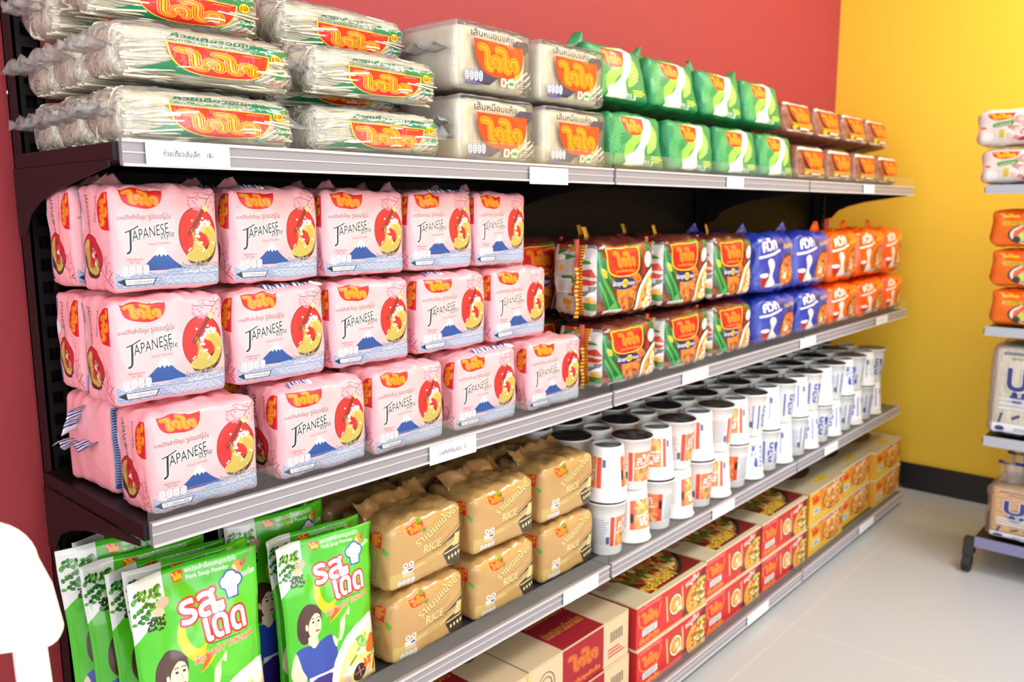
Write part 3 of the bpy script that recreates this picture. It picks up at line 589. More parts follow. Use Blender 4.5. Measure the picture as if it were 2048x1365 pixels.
def film(name, art=None, bs=(70, .5, .004), base=.1, rough=.12, tint=(1, 1, 1), gain=1.1, haze=.12):
    """clear wrapping film: see-through, glossy at grazing angles, with the print where there is one"""
    m, nt, b = nodes(name); b.inputs['Base Color'].default_value = (.95, .95, .95, 1); b.inputs['Roughness'].default_value = rough; b.inputs['Specular IOR Level'].default_value = .8
    bump(nt, b, *bs); bnode = [n for n in nt.nodes if n.type == 'BUMP'][0]
    gl = nt.nodes.new('ShaderNodeBsdfGlossy'); gl.inputs['Roughness'].default_value = rough; nt.links.new(bnode.outputs[0], gl.inputs['Normal'])
    tr = nt.nodes.new('ShaderNodeBsdfTransparent'); tr.inputs[0].default_value = tint+(1,)
    fr = nt.nodes.new('ShaderNodeFresnel'); fr.inputs[0].default_value = 1.45; nt.links.new(bnode.outputs[0], fr.inputs['Normal'])
    ad = nt.nodes.new('ShaderNodeMath'); ad.operation = 'MULTIPLY_ADD'; ad.inputs[1].default_value = gain; ad.inputs[2].default_value = base; nt.links.new(fr.outputs[0], ad.inputs[0])
    df = nt.nodes.new('ShaderNodeBsdfDiffuse'); df.inputs[0].default_value = (.9, .9, .9, 1); hz = nt.nodes.new('ShaderNodeMixShader'); hz.inputs[0].default_value = haze
    nt.links.new(tr.outputs[0], hz.inputs[1]); nt.links.new(df.outputs[0], hz.inputs[2])
    mx = nt.nodes.new('ShaderNodeMixShader'); nt.links.new(ad.outputs[0], mx.inputs[0]); nt.links.new(hz.outputs[0], mx.inputs[1]); nt.links.new(gl.outputs[0], mx.inputs[2])
    out = nt.nodes['Material Output']; last = mx
    if art is not None:
        t = nt.nodes.new('ShaderNodeTexImage'); t.image = art.image(name); t.extension = 'CLIP'; nt.links.new(t.outputs[0], b.inputs['Base Color'])
        m2 = nt.nodes.new('ShaderNodeMixShader'); nt.links.new(t.outputs[1], m2.inputs[0]); nt.links.new(mx.outputs[0], m2.inputs[1]); nt.links.new(b.outputs[0], m2.inputs[2]); last = m2
    nt.links.new(last.outputs[0], out.inputs[0]); return m
def strands(name, c1, c2, scale, stretch, strength=.8):
    m, nt, b = nodes(name); b.inputs['Roughness'].default_value = .55
    out = bump(nt, b, scale, strength, .003, 'noise', 4, stretch)
    rp = nt.nodes.new('ShaderNodeValToRGB'); rp.color_ramp.elements[0].color = tuple(lin(rgb(*c1)))+(1,); rp.color_ramp.elements[1].color = tuple(lin(rgb(*c2)))+(1,)
    rp.color_ramp.elements[0].position = .36; rp.color_ramp.elements[1].position = .6
    nt.links.new(out, rp.inputs[0]); nt.links.new(rp.outputs[0], b.inputs['Base Color']); return m

# ------------------------------------------------------------------ meshes
def mesh(name, V, F, mats, mi=None, uv=None, smooth=True, weld=None):
    me = bpy.data.meshes.new(name); me.from_pydata([tuple(v) for v in V], [], F)
    for m in mats: me.materials.append(m)
    if mi is not None: me.polygons.foreach_set('material_index', np.asarray(mi, dtype=np.int32))
    if uv is not None:
        L = me.uv_layers.new(name='print'); L.data.foreach_set('uv', np.asarray(uv, dtype=np.float32).ravel())
    me.polygons.foreach_set('use_smooth', np.full(len(F), smooth))
    if weld:
        bm = bmesh.new(); bm.from_mesh(me); bmesh.ops.remove_doubles(bm, verts=bm.verts, dist=weld); bm.to_mesh(me); bm.free()
    me.update(); return me
class MB:
    """collects boxes, prisms, tubes and turned shapes into ONE mesh"""
    def __init__(s): s.V = []; s.F = []; s.M = []; s.S = []
    def add(s, V, F, m=0, sm=False):
        o = len(s.V); s.V += [tuple(v) for v in V]; s.F += [tuple(i+o for i in f) for f in F]; s.M += [m]*len(F); s.S += [sm]*len(F)
    def box(s, x0, x1, y0, y1, z0, z1, m=0):
        V = [(x, y, z) for z in (z0, z1) for y in (y0, y1) for x in (x0, x1)]
        s.add(V, [(0, 2, 3, 1), (4, 5, 7, 6), (0, 1, 5, 4), (2, 6, 7, 3), (0, 4, 6, 2), (1, 3, 7, 5)], m)
    def prism(s, poly, a, b, axis='x', m=0):
        n = len(poly)
        f = {'x': lambda p, t: (t, p[0], p[1]), 'y': lambda p, t: (p[0], t, p[1]), 'z': lambda p, t: (p[0], p[1], t)}[axis]
        V = [f(p, a) for p in poly]+[f(p, b) for p in poly]
        s.add(V, [tuple(range(n))[::-1], tuple(range(n, 2*n))]+[(i, (i+1) % n, n+(i+1) % n, n+i) for i in range(n)], m)
    def tube(s, pts, r, n=8, m=0):
        P = [Vector(p) for p in pts]; V = []; F = []
        for i, p in enumerate(P):
            d = (P[min(i+1, len(P)-1)]-P[max(i-1, 0)]).normalized(); a = d.orthogonal().normalized() if i == 0 else (a-d*a.dot(d)).normalized(); b = d.cross(a)
            q = r[i] if isinstance(r, (list, tuple)) else r
            V += [p+(a*math.cos(2*math.pi*k/n)+b*math.sin(2*math.pi*k/n))*q for k in range(n)]
        for i in range(len(P)-1): F += [(i*n+k, i*n+(k+1) % n, (i+1)*n+(k+1) % n, (i+1)*n+k) for k in range(n)]
        F += [tuple(range(n))[::-1], tuple(range((len(P)-1)*n, len(P)*n))]; s.add(V, F, m, True)
    def lathe(s, prof, n=28, m=0, c=(0, 0, 0)):
        V = []; F = []
        for r, z in prof: V += [(c[0]+r*math.cos(2*math.pi*k/n), c[1]+r*math.sin(2*math.pi*k/n), c[2]+z) for k in range(n)]
        for i in range(len(prof)-1): F += [(i*n+k, i*n+(k+1) % n, (i+1)*n+(k+1) % n, (i+1)*n+k) for k in range(n)]
        F += [tuple(range(n))[::-1], tuple(range((len(prof)-1)*n, len(prof)*n))]; s.add(V, F, m, True)
    def build(s, name, mats, parent=None, bevel=0., seg=2):
        me = bpy.data.meshes.new(name); me.from_pydata(s.V, [], s.F)
        for m in (mats if isinstance(mats, (list, tuple)) else [mats]): me.materials.append(m)
        me.polygons.foreach_set('material_index', np.asarray(s.M, dtype=np.int32)); me.polygons.foreach_set('use_smooth', s.S); me.update()
        o = obj(name, me, parent)
        if bevel:
            md = o.modifiers.new('bevel', 'BEVEL'); md.width = bevel; md.segments = seg; md.limit_method = 'ANGLE'
        return o
def obj(name, me, parent=None):
    o = bpy.data.objects.new(name, me); scene.collection.objects.link(o)
    if parent: o.parent = parent
    return o
def empty(name, loc=(0, 0, 0)):
    o = bpy.data.objects.new(name, None); scene.collection.objects.link(o); o.location = loc; o.empty_display_size = .05; return o
def tag(o, label, cat, group=None):
    o['label'] = label; o['category'] = cat
    if group: o['group'] = group
    return o
def struct(o): o['kind'] = 'structure'; return o
def copy_thing(o, loc, rot=(0, 0, 0), label=None, cat=None, group=None, scale=None, skip=()):
    c = o.copy(); scene.collection.objects.link(c); c.location = loc; c.rotation_euler = rot
    if scale: c.scale = scale
    for ch in o.children:
        if ch.name.split('.')[0] in skip: continue
        d = ch.copy(); scene.collection.objects.link(d); d.parent = c
        for g in ch.children:
            e = g.copy(); scene.collection.objects.link(e); e.parent = d
    return tag(c, label, cat, group)

def lift(d, a): return abs(math.sin(a))*d/2+.0008
def drop(o, kind):
    for ch in list(o.children):
        if ch.name.split('.')[0] == kind: bpy.data.objects.remove(ch)
def bag(name, w, d, h, mats, r=.012, bulge=(.006, .008, .006), wr=.0025, seed=0, nx=22, ny=12, nz=16, ends=1.0, mi=None, freq=26, taper=0., crush=0., topw=0.):
    """a filled flow-wrapped pack standing on z=0, centred in x and y; front looks to -y.
    materials: 0 front, 1 left side, 2 right side, 3 top/bottom/back"""
    hx, hy, hz = w/2, d/2, h/2; V = []; F = []; UV = []; M = []; rng = random.Random(seed); ox = rng.uniform(0, 50)
    def grid(n1, n2, f, mat, uvf):
        o = len(V); pts = []
        for j in range(n2+1):
            for i in range(n1+1):
                a, b = -1+2*i/n1, -1+2*j/n2; pts.append((a, b)); V.append(f(a, b))
        for j in range(n2):
            for i in range(n1):
                ids = (j*(n1+1)+i, j*(n1+1)+i+1, (j+1)*(n1+1)+i+1, (j+1)*(n1+1)+i)
                F.append(tuple(o+k for k in ids)); M.append(mat)
                for k in ids: UV.append(uvf(*pts[k]))
    g = lambda a, b: ((a+1)/2, (b+1)/2)
    gm = lambda a, b: ((1-a)/2, (b+1)/2)
    grid(nx, nz, lambda a, b: (a*hx, -hy, b*hz), 0, g)
    grid(nx, nz, lambda a, b: (-a*hx, hy, b*hz), 3, g)
    grid(ny, nz, lambda a, b: (-hx, -a*hy, b*hz), 1, g)
    grid(ny, nz, lambda a, b: (hx, a*hy, b*hz), 2, g)
    grid(nx, ny, lambda a, b: (a*hx, b*hy, hz), 3, g)
    grid(nx, ny, lambda a, b: (a*hx, -b*hy, -hz), 3, g)
    V2 = []
    for x, y, z in V:
        p = Vector((x, y, z)); q = Vector((max(-hx+r, min(hx-r, x)), max(-hy+r, min(hy-r, y)), max(-hz+r, min(hz-r, z))))
        dv = p-q
        if dv.length > 1e-9: dn = dv.normalized(); p = q+dn*r
        else: dn = Vector((0, 0, 1))
        u, v, t = x/hx, y/hy, z/hz
        bx, by, bz = (1-v*v)*(1-t*t), (1-u*u)*(1-t*t), (1-u*u)*(1-v*v)
        p += Vector((math.copysign(bulge[0]*bx*(abs(u) > .98), u), math.copysign(bulge[1]*by*(abs(v) > .98), v), math.copysign(bulge[2]*bz*(abs(t) > .98), t)*(1 if t > 0 else .0)))
        s = mnoise.noise(Vector((x*freq+ox, y*freq, z*freq+ox)))
        s2 = abs(mnoise.noise(Vector((x*freq*1.1, y*freq*2.6+ox, z*freq*.8+ox))))*-2+.6
        e = max(abs(u)**4, abs(t)**5*.7) if abs(v) < .98 else max(abs(u)**8, abs(t)**8)*.6
        p += dn*wr*(s*.9+s2*e*ends*1.3)
        if topw and t > .3: p += Vector((0, topw*.6*mnoise.noise(Vector((x*40+ox, 3, 1)))*(t-.3), topw*abs(mnoise.noise(Vector((x*34+ox, y*22, 2))))*(t-.3)*1.4))
        if taper: k = 1-taper*(t*.5+.5); p.y = p.y*k; p.x *= 1-taper*.25*(t*.5+.5)
        V2.append((p.x, p.y, p.z+hz))
    A = np.array(V2); lo, hi = A.min(0), A.max(0)   # keep the pack to its nominal size
    V2 = ((A-(lo+hi)/2)/(hi-lo)*np.array([w, d, h])+np.array([0, 0, h/2])).tolist()
    return mesh(name, V2, F, mats, [mi[m] for m in M] if mi else M, UV, True, 1e-5)
def strip(name, w, h, mat, seed=0, nx=26, nz=4, amp=.004, lean=.3, th=.0008, waves=5, uvs=1., jag=0.):
    """a crimped film edge: a thin wavy ribbon standing on z=0 along x"""
    g = random.Random(seed); ph = g.uniform(0, 6); V = []; F = []; UV = []
    for side in (0, 1):
        for j in range(nz+1):
            for i in range(nx+1):
                u, v = i/nx, j/nz; y = amp*math.sin(u*waves*6.28+ph)*(.3+.7*v)+amp*.6*mnoise.noise(Vector((u*9, v*3, seed)))+lean*h*v
                z = h*v*(1-jag*abs(mnoise.noise(Vector((u*6, seed, 0))))*1.6) - .002*(j == 0)
                V.append(((u-.5)*w, y+(th if side else 0), z))
    n = (nx+1)*(nz+1)
    for j in range(nz):
        for i in range(nx):
            a = j*(nx+1)+i; q = (a, a+1, a+nx+2, a+nx+1); F.append(q); UV += [((k % (nx+1))/nx*uvs, (k//(nx+1))/nz) for k in q]
            q2 = tuple(k+n for k in q[::-1]); F.append(q2); UV += [(((k-n) % (nx+1))/nx*uvs, ((k-n)//(nx+1))/nz) for k in q2]
    ring = [i for i in range(nx+1)]+[j*(nx+1)+nx for j in range(1, nz+1)]+[nz*(nx+1)+i for i in range(nx-1, -1, -1)]+[j*(nx+1) for j in range(nz-1, 0, -1)]
    for a, b in zip(ring, ring[1:]+ring[:1]): F.append((b, a, a+n, b+n)); UV += [(0, 0)]*4
    return mesh(name, V, F, [mat], None, UV)
def ear(name, w, h, mat, seed=0):
    """a folded corner of the wrapping film sticking up: a small two-sided peak"""
    g = random.Random(seed); V = []; F = []; n = 8; UV = []
    for side in (0, 1):
        for j in range(n+1):
            for i in range(n+1):
                u, v = i/n, j/n; k = (1-v*.82); x = (u-.5)*w*k+.2*w*v
                V.append((x, .18*h*math.sin(u*5+seed)*(.4+v)+.25*h*v+(.0008 if side else 0), h*v-.003*(j == 0)))
    m = (n+1)**2
    for j in range(n):
        for i in range(n):
            a = j*(n+1)+i; q = (a, a+1, a+n+2, a+n+1); F += [q, tuple(k+m for k in q[::-1])]; UV += [(.5, .5)]*8
    ring = [i for i in range(n+1)]+[j*(n+1)+n for j in range(1, n+1)]+[n*(n+1)+i for i in range(n-1, -1, -1)]+[j*(n+1) for j in range(n-1, 0, -1)]
    for a, b in zip(ring, ring[1:]+ring[:1]): F.append((b, a, a+m, b+m)); UV += [(.5, .5)]*4
    return mesh(name, V, F, [mat], None, UV)
ORD = ['first', 'second', 'third', 'fourth', 'fifth', 'sixth', 'seventh', 'eighth', 'ninth', 'tenth', 'eleventh', 'twelfth', 'thirteenth', 'fourteenth', 'fifteenth', 'sixteenth', 'seventeenth', 'eighteenth', 'nineteenth', 'twentieth']
S1, S2, S3, S4 = 1.1241, .7038, .3544, .0407
# ------------------------------------------------------------------ the room
M_RED = plain('red_wall_paint', (168, 54, 62), .62, bs=(180, .12, .001)); M_YEL = plain('yellow_wall_paint', (253, 211, 58), .6, bs=(180, .12, .001))
M_WHITE = plain('white_ceiling_paint', (240, 240, 238), .8, bs=(90, .1, .001)); M_BLKB = plain('black_skirting', (20, 20, 22), .45, bs=(60, .1, .001))
m, nt, b = nodes('floor_tiles'); MAT['floor_tiles'] = m
tc = nt.nodes.new('ShaderNodeTexCoord'); br = nt.nodes.new('ShaderNodeTexBrick'); br.offset = 0; br.inputs['Scale'].default_value = 1.0
br.inputs['Brick Width'].default_value = .6; br.inputs['Row Height'].default_value = .6; br.inputs['Mortar Size'].default_value = .0022; br.inputs['Mortar Smooth'].default_value = .3
c1 = tuple(lin(rgb(190, 195, 196)))+(1,); br.inputs['Color1'].default_value = c1; br.inputs['Color2'].default_value = c1; br.inputs['Mortar'].default_value = tuple(lin(rgb(204, 206, 202)))+(1,)
mp = nt.nodes.new('ShaderNodeMapping'); mp.inputs['Location'].default_value = (.24, .1, 0); nt.links.new(tc.outputs['Object'], mp.inputs[0]); nt.links.new(mp.outputs[0], br.inputs[0])
nz = nt.nodes.new('ShaderNodeTexNoise'); nz.inputs['Scale'].default_value = 3; mx = nt.nodes.new('ShaderNodeMix'); mx.data_type = 'RGBA'; mx.blend_type = 'MULTIPLY'; mx.inputs[0].default_value = .1
nt.links.new(br.outputs[0], mx.inputs[6]); nt.links.new(nz.outputs[1], mx.inputs[7]); nt.links.new(mx.outputs[2], b.inputs['Base Color']); b.inputs['Roughness'].default_value = .34
b.inputs['Specular IOR Level'].default_value = .4
def slab(name, x0, x1, y0, y1, z0, z1, mat):
    q = MB(); q.box(x0, x1, y0, y1, z0, z1); return struct(q.build(name, mat))
slab('floor', -3.4, 2.885, -5.0, .366, -.05, 0, m)
slab('wall_back', -3.4, 2.985, .366, .466, 0, 2.6, M_RED)
slab('wall_right', 2.885, 2.985, -5.0, .366, 0, 2.6, M_YEL)
slab('ceiling', -3.4, 2.985, -5.0, .466, 2.6, 2.68, M_WHITE)
slab('baseboard_right', 2.873, 2.885, -5.0, .366, 0, .1, M_BLKB)
slab('baseboard_back', 2.70, 2.873, .354, .366, 0, .1, M_BLKB)

# ------------------------------------------------------------------ gondola shelving: three bays
M_STEEL = plain('black_powder_coated_steel', (20, 18, 20), .45, spec=.3, bs=(400, .08, .0005)); M_PANEL = plain('black_back_panel', (12, 11, 12), .5, spec=.2, bs=(300, .05, .0005))
M_RAIL = plain('grey_price_rail_plastic', (150, 146, 154), .32, spec=.5, bs=(50, .03, .0005)); M_RAILE = plain('pale_rail_edge', (206, 202, 208), .3, bs=(50, .03, .0005))
M_DECK = plain('dark_grey_shelf_deck', (58, 58, 62), .45, bs=(300, .08, .0005)); M_SCREW = plain('steel_screw', (190, 190, 196), .25, 1.0, bs=(80, .05, .0005))
M_CLEAR = film('clear_acrylic_guard', None, (8, .05, .001), .0, .1, gain=.1, haze=.03)
LIPS = [1.0994, .6791, .3296, .016]; FRONT = [.012, .008, .007, -.024]
def shelf(parent, i, x0, x1):
    z = LIPS[i]; yf = FRONT[i]; q = MB(); q.box(x0+(.003 if parent.location.x > .1 else -.0024), x1-.003, yf+.004, .308, z+.006, z+.0245, 0)
    if i == 3: q.box(x0+.003, x1-.003, .02, .30, .0, z+.006, 0)
    s = q.build('shelf', [M_DECK if i >= 2 else M_STEEL], parent, .0012)
    r = MB(); a, b2 = x0+.004, x1-.004
    r.box(a, b2, yf-.0035, yf+.003, z, z+.0275, 0); r.box(a, b2, yf-.0062, yf-.0035, z-.0008, z+.0022, 1); r.box(a, b2, yf-.0056, yf-.0035, z+.0245, z+.0278, 1); r.box(a, b2, yf-.0046, yf-.0035, z+.0132, z+.0146, 1)
    r.build('price_rail', [M_RAIL, M_RAILE], s)
    g = MB(); P = rr(a-.002, z-.001, b2+.002, z+.057, .006, 4); g.prism([(p[0], p[1]) for p in P], yf-.0005, yf+.0008, 'y'); g.build('clear_guard', M_CLEAR, s)
    if i < 3:
        for X in ((x0-.0045 if parent.location.x < .1 else x0+.004), x1-.006):
            k = MB(); prof = [(.31, z+.006), (yf+.012, z+.006), (yf+.012, z-.001), (.06, z-.006), (.17, z-.022), (.225, z-.036), (.262, z-.052), (.285, z-.078), (.31, z-.082)]
            k.prism(prof, X, X+.0022); k.build('bracket', M_STEEL, s, .0006)
    return s
def upright(parent, x, zt=1.14, name='upright'):
    q = MB(); x0, x1 = x-.016, x+.016; y0, y1 = .312, .349; q.box(x0, x1, y1, .362, 0, .045)
    q.box(x0, x0+.003, y0, y1, 0, zt); q.box(x1-.003, x1, y0, y1, 0, zt); q.box(x0, x1, y1-.004, y1, 0, zt)
    q.box(x0, x0+.009, y0, y0+.003, 0, zt); q.box(x1-.009, x1, y0, y0+.003, 0, zt)
    z = .03
    while z < zt-.02: q.box(x0+.009, x1-.009, y0, y0+.003, z, z+.0135); z += .030
    return q.build(name, M_STEEL, parent)
for i, (lab, where) in enumerate((('black shelving bay nearest the white chair, holding the pink noodle packs', 0), ('black shelving bay between the pink-pack bay and the corner bay', 1), ('black shelving bay at the far end beside the yellow wall', 2))):
    bay = empty('shelving_bay', (.9*i, 0, 0)); tag(bay, lab, 'shelving unit', 'black shop shelving bays along the red wall')
    q = MB(); q.box(.045 if i == 0 else .002, .898, .350, .356, .05, 1.14); q.build('back_panel', M_PANEL, bay)
    upright(bay, .026, 1.75) if i == 0 else upright(bay, .0165)
    if i == 2: upright(bay, .9-.016)
    for k in range(4): shelf(bay, k, 0.0, .9)
    if i == 0:
        for zz in (1.205, .62):
            q = MB(); q.lathe([(.0001, 0), (.0045, .0005), (.004, .002), (.0001, .003)], 14); s = q.build('screw_head', M_SCREW, bay); s.rotation_euler = (0, -PI/2, 0); s.location = (.0095, .345, zz)
# ------------------------------------------------------------------ top shelf
G1 = 'noodle packs on the top shelf'
F_RICE = film('rice_stick_film', art_rice(), (55, .6, .005), .05, .16, gain=.8, haze=.06); F_BARE = film('crumpled_film', None, (40, .8, .007), .05, .12, gain=.6, haze=.2)
F_VERM = film('vermicelli_film', art_verm(), (60, .4, .004), .02, .2, gain=.5, haze=.05); F_VB = film('vermicelli_plain_film', None, (55, .7, .005), .04, .18, gain=.7, haze=.3)
N_RICE = strands('rice_stick_noodles', (246, 233, 196), (255, 250, 230), 60, (.6, 6, 6), .5); N_VERM = strands('fine_vermicelli', (232, 214, 172), (252, 242, 214), 90, (8, 4, .5), .8)
N_BROWN = strands('brown_rice_noodles', (112, 50, 24), (178, 100, 56), 70, (5, 4, .8), .8)
def noodle_bundle(name, w, d, h, mat, seed, n=190):
    """flat rice noodles lying along x: a core wrapped in separate wavering strands"""
    g = random.Random(seed); q = MB()
    core = bag(name+'_core', w*.93, d*.92, h*.9, [mat], .014, (.004, .003, .003), .003, seed, 10, 6, 6, mi=[0, 0, 0, 0])
    for v in core.vertices: v.co.z += h*.04
    V = [tuple(v.co) for v in core.vertices]; F = [tuple(p.vertices) for p in core.polygons]; q.add(V, F, 0, True)
    for k in range(n):
        a = g.uniform(0, 2*PI); c, s = math.cos(a), math.sin(a); e = .62
        y0 = d*.47*math.copysign(abs(c)**e, c); z0 = h*.5+h*.46*math.copysign(abs(s)**e, s)
        L = w*g.uniform(.41, .475); ph = g.uniform(0, 6); am = g.uniform(.0006, .0026); sl = g.uniform(-.012, .012); pts = []
        for i in range(9):
            u = -1+2*i/8; pts.append((u*L, y0*(1-.08*u*u)+am*math.sin(u*4+ph)+sl*u*.3, max(.002, z0+am*math.cos(u*5+ph)+sl*u*.4-.004*u*u*(z0 > h*.5))))
        q.tube(pts, g.uniform(.0011, .0018), 4)
    for k in range(60):   # strands that loop over at the ends
        sx = g.choice((-1, 1)); y0 = g.uniform(-.4, .4)*d; z0 = g.uniform(.15, .8)*h; r = g.uniform(.006, .014)
        q.tube([(sx*(w*.435+r*.9*math.sin(t*PI/5)), y0+g.uniform(-.001, .001)+.006*t/5, max(.003, z0+r*math.cos(t*PI/5))) for t in range(6)], .0012, 4)
    bpy.data.meshes.remove(core)
    me = bpy.data.meshes.new(name); me.from_pydata(q.V, [], q.F); me.materials.append(mat); me.polygons.foreach_set('use_smooth', [True]*len(q.F)); me.update(); return me
def rice_pack(seed):
    w, d, h = .222, .086, .063
    o = obj('rice_stick_pack', bag('rice_stick_film', w+.012, d+.004, h+.003, [F_RICE, F_BARE, F_BARE, F_BARE], .016, (.004, .005, .004), .0032, seed, 26, 10, 10, ends=1.6))
    obj('noodle_bundle', noodle_bundle('noodle_bundle', w, d, h-.003, N_RICE, seed), o).location.z = .002
    for sx in (-1, 1):
        e = obj('end_seal' if sx < 0 else 'film_tail', strip('end_seal', d*.9, .026, F_BARE, seed*3+sx, 20, 6, .009, .15, .0006, 2, jag=.12), o)
        e.rotation_euler = (0, sx*PI/2*.8, PI/2) if False else Euler((0, 0, PI/2)).to_matrix().to_4x4().to_euler()
        e.rotation_euler = (0.0, sx*1.25, 0.0); e.rotation_euler = (Matrix.Rotation(sx*1.2, 3, 'Y') @ Matrix.Rotation(PI/2, 3, 'Z')).to_euler(); e.location = (sx*(w/2+.002), 0, h*.5)
    return o
rp = [rice_pack(s) for s in (1, 2, 3)]
W1 = 'rice sticks'
rows = [  # x, y, z, rotz, tilt, words
 (.122, .072, S1, 0, 0, 'lower front pack of flat rice sticks beside the black upright'), (.125, .078, S1+.068, .0, .04, 'upper front pack of flat rice sticks nearest the black upright'),
 (.376, .072, S1, -.03, .06, 'lower front pack of flat rice sticks beside the vermicelli'), (.374, .078, S1+.070, .0, .22, 'upper front pack of flat rice sticks with a slumped folded label'),
 (.125, .17, S1, 0, 0, 'bottom rice stick pack in the middle row at the upright end'), (.125, .17, S1+.068, 0, 0, 'second rice stick pack up in the middle row at the upright end'), (.13, .158, S1+.139, 0, .3, 'topmost rice stick pack lying tilted above the two front packs'),
 (.376, .17, S1, 0, 0, 'bottom rice stick pack in the middle row behind the second front stack'), (.376, .17, S1+.068, 0, 0, 'middle-row rice stick pack behind the slumped front label'), (.384, .158, S1+.139, 0, .3, 'topmost rice stick pack lying tilted beside the vermicelli'),
 (.13, .262, S1, 0, 0, 'bottom rice stick pack against the wall by the upright'), (.13, .262, S1+.068, 0, 0, 'second rice stick pack up against the wall by the upright'), (.13, .262, S1+.138, 0, 0, 'third rice stick pack up against the wall by the upright'),
 (.376, .262, S1, 0, 0, 'bottom rice stick pack against the wall behind the second stack'), (.376, .262, S1+.068, 0, 0, 'second rice stick pack up against the wall behind the second stack'), (.376, .262, S1+.138, 0, 0, 'third rice stick pack up against the wall behind the second stack')]
for i, (x, y, z, rz, tl, words) in enumerate(rows):
    lab = words; p = rp[i % 3]; y -= .004 if y > .16 and y < .2 else .002 if y < .08 else 0; x -= .006 if x > .3 else 0
    z += lift(.1, tl) if tl else .0004
    if i < 3: p.location = (x, y, z); p.rotation_euler = (tl, 0, rz); drop(p, 'film_tail') if i != 2 else 0; tag(p, lab, 'noodle pack', 'rice stick packs on the top shelf')
    else: copy_thing(p, (x, y, z), (tl, 0, rz), lab, 'noodle pack', 'rice stick packs on the top shelf', None, ('film_tail', 'end_seal') if x > .3 and (y > .2 or i == 9) else ('film_tail',) if x < .3 or y > .1 else ())
def verm_pack(seed):
    w, d, h = .184, .15, .106
    o = obj('vermicelli_pack', bag('vermicelli_film', w, d, h, [F_VERM, F_VB, F_VB, F_VB], .009, (.004, .004, .003), .002, seed, 20, 14, 14, ends=.8))
    me = bag('vermicelli_block', w-.016, d-.02, h-.008, [N_VERM], .012, (.002, .002, .002), .0012, seed+7, 10, 8, 8, mi=[0, 0, 0, 0])
    obj('noodle_block', me, o).location.z = .003
    e = obj('end_seal', strip('end_seal', d*.8, .028, F_VB, seed, 16, 5, .006, .3, .0006, 3, jag=.3), o); e.rotation_euler = (Matrix.Rotation(-1.1, 3, 'Y') @ Matrix.Rotation(PI/2, 3, 'Z')).to_euler(); e.location = (-w/2, 0, h*.55)
    return o
vp = [verm_pack(11), verm_pack(12)]
for i, (x, y, z, rz, words) in enumerate([(.602, .092, S1, .0, 'lower vermicelli pack with blue band next to the flat rice sticks'), (.604, .10, S1+.109, .02, 'upper vermicelli pack with blue band next to the flat rice sticks'), (.802, .092, S1, 0, 'lower vermicelli pack with blue band next to the green packs'), (.806, .10, S1+.109, -.02, 'upper vermicelli pack with blue band next to the green packs'),
     (.600, .255, S1, 0, 'lower rear vermicelli pack behind the stack beside the rice sticks'), (.600, .257, S1+.109, 0, 'upper rear vermicelli pack behind the stack beside the rice sticks')]):
    p = vp[i % 2]
    if i < 2: p.location = (x, y, z); p.rotation_euler.z = rz; tag(p, words, 'noodle pack', 'vermicelli packs on the top shelf')
    else: copy_thing(p, (x, y, z), (0, 0, rz), words, 'noodle pack', 'vermicelli packs on the top shelf', None, ('end_seal',))
# green packs
M_GREEN = printed('green_pack_print', art_green(), .36); M_GREENP = plain('green_wrap', (36, 132, 80), .36, bs=(60, .3, .003), var=.15)
def green_pack(seed):
    o = obj('green_noodle_pack', bag('green_pack', .205, .125, .114, [M_GREEN, M_GREENP, M_GREENP, M_GREENP], .012, (.005, .006, .006), .004, seed, taper=.12))
    e = obj('film_ear', ear('film_ear', .08, .035, M_GREENP, seed), o); e.location = (-.055, -.01, .107); return o
gp = [green_pack(s) for s in (21, 22, 23)]
GX = [1.016, 1.226, 1.438, 1.652]; k = 0
for tier in (1, 0):
    for i in range(4):
        x = GX[i]-(.0 if tier == 0 else .02); y = .09+.03*tier; z = S1+.12*tier; tl = -.05-.08*tier; z += lift(.125, tl); w = '%s green noodle pack from the vermicelli, %s tier' % (ORD[i], ('lower', 'upper')[tier]); p = gp[k % 3]
        if k < 3: p.location = (x, y, z); p.rotation_euler = (tl, 0, 0); tag(p, w, 'noodle pack', 'green noodle packs on the top shelf')
        else: copy_thing(p, (x, y, z), (tl, 0, .02*((k*7) % 3-1)), w, 'noodle pack', 'green noodle packs on the top shelf', None, () if tier else ('film_ear',))
        k += 1
# brown packs
F_BROWN = film('brown_pack_film', art_brown(), (50, .5, .005), .0, .16, gain=.4, haze=.0); F_BRB = film('brown_pack_clear_film', None, (50, .6, .005), .02, .14, gain=.5, haze=.03)
def brown_pack(seed):
    o = obj('brown_noodle_pack', bag('brown_film', .195, .12, .1, [F_BROWN, F_BRB, F_BRB, F_BRB], .02, (.005, .01, .005), .003, seed, taper=.1))
    obj('noodle_block', bag('brown_block', .18, .106, .092, [N_BROWN], .018, (.003, .006, .004), .002, seed+3, 10, 8, 8, mi=[0, 0, 0, 0], taper=.1), o).location.z = .003; return o
bp = [brown_pack(s) for s in (31, 32)]; k = 0
for tier in (0, 1):
    for i in range(4):
        x = 1.885+.213*i-.012*tier; y = .086+.03*tier; tl = -.05-.14*tier; z = S1+.106*tier+lift(.12, tl); w = '%s brown noodle pack from the green packs, %s tier' % (ORD[i], ('lower', 'upper')[tier]); p = bp[k % 2]
        if k < 2: p.location = (x, y, z); tag(p, w, 'noodle pack', 'brown noodle packs on the top shelf'); p.rotation_euler.x = tl
        else: copy_thing(p, (x, y, z), (tl, 0, 0), w, 'noodle pack', 'brown noodle packs on the top shelf')
        k += 1
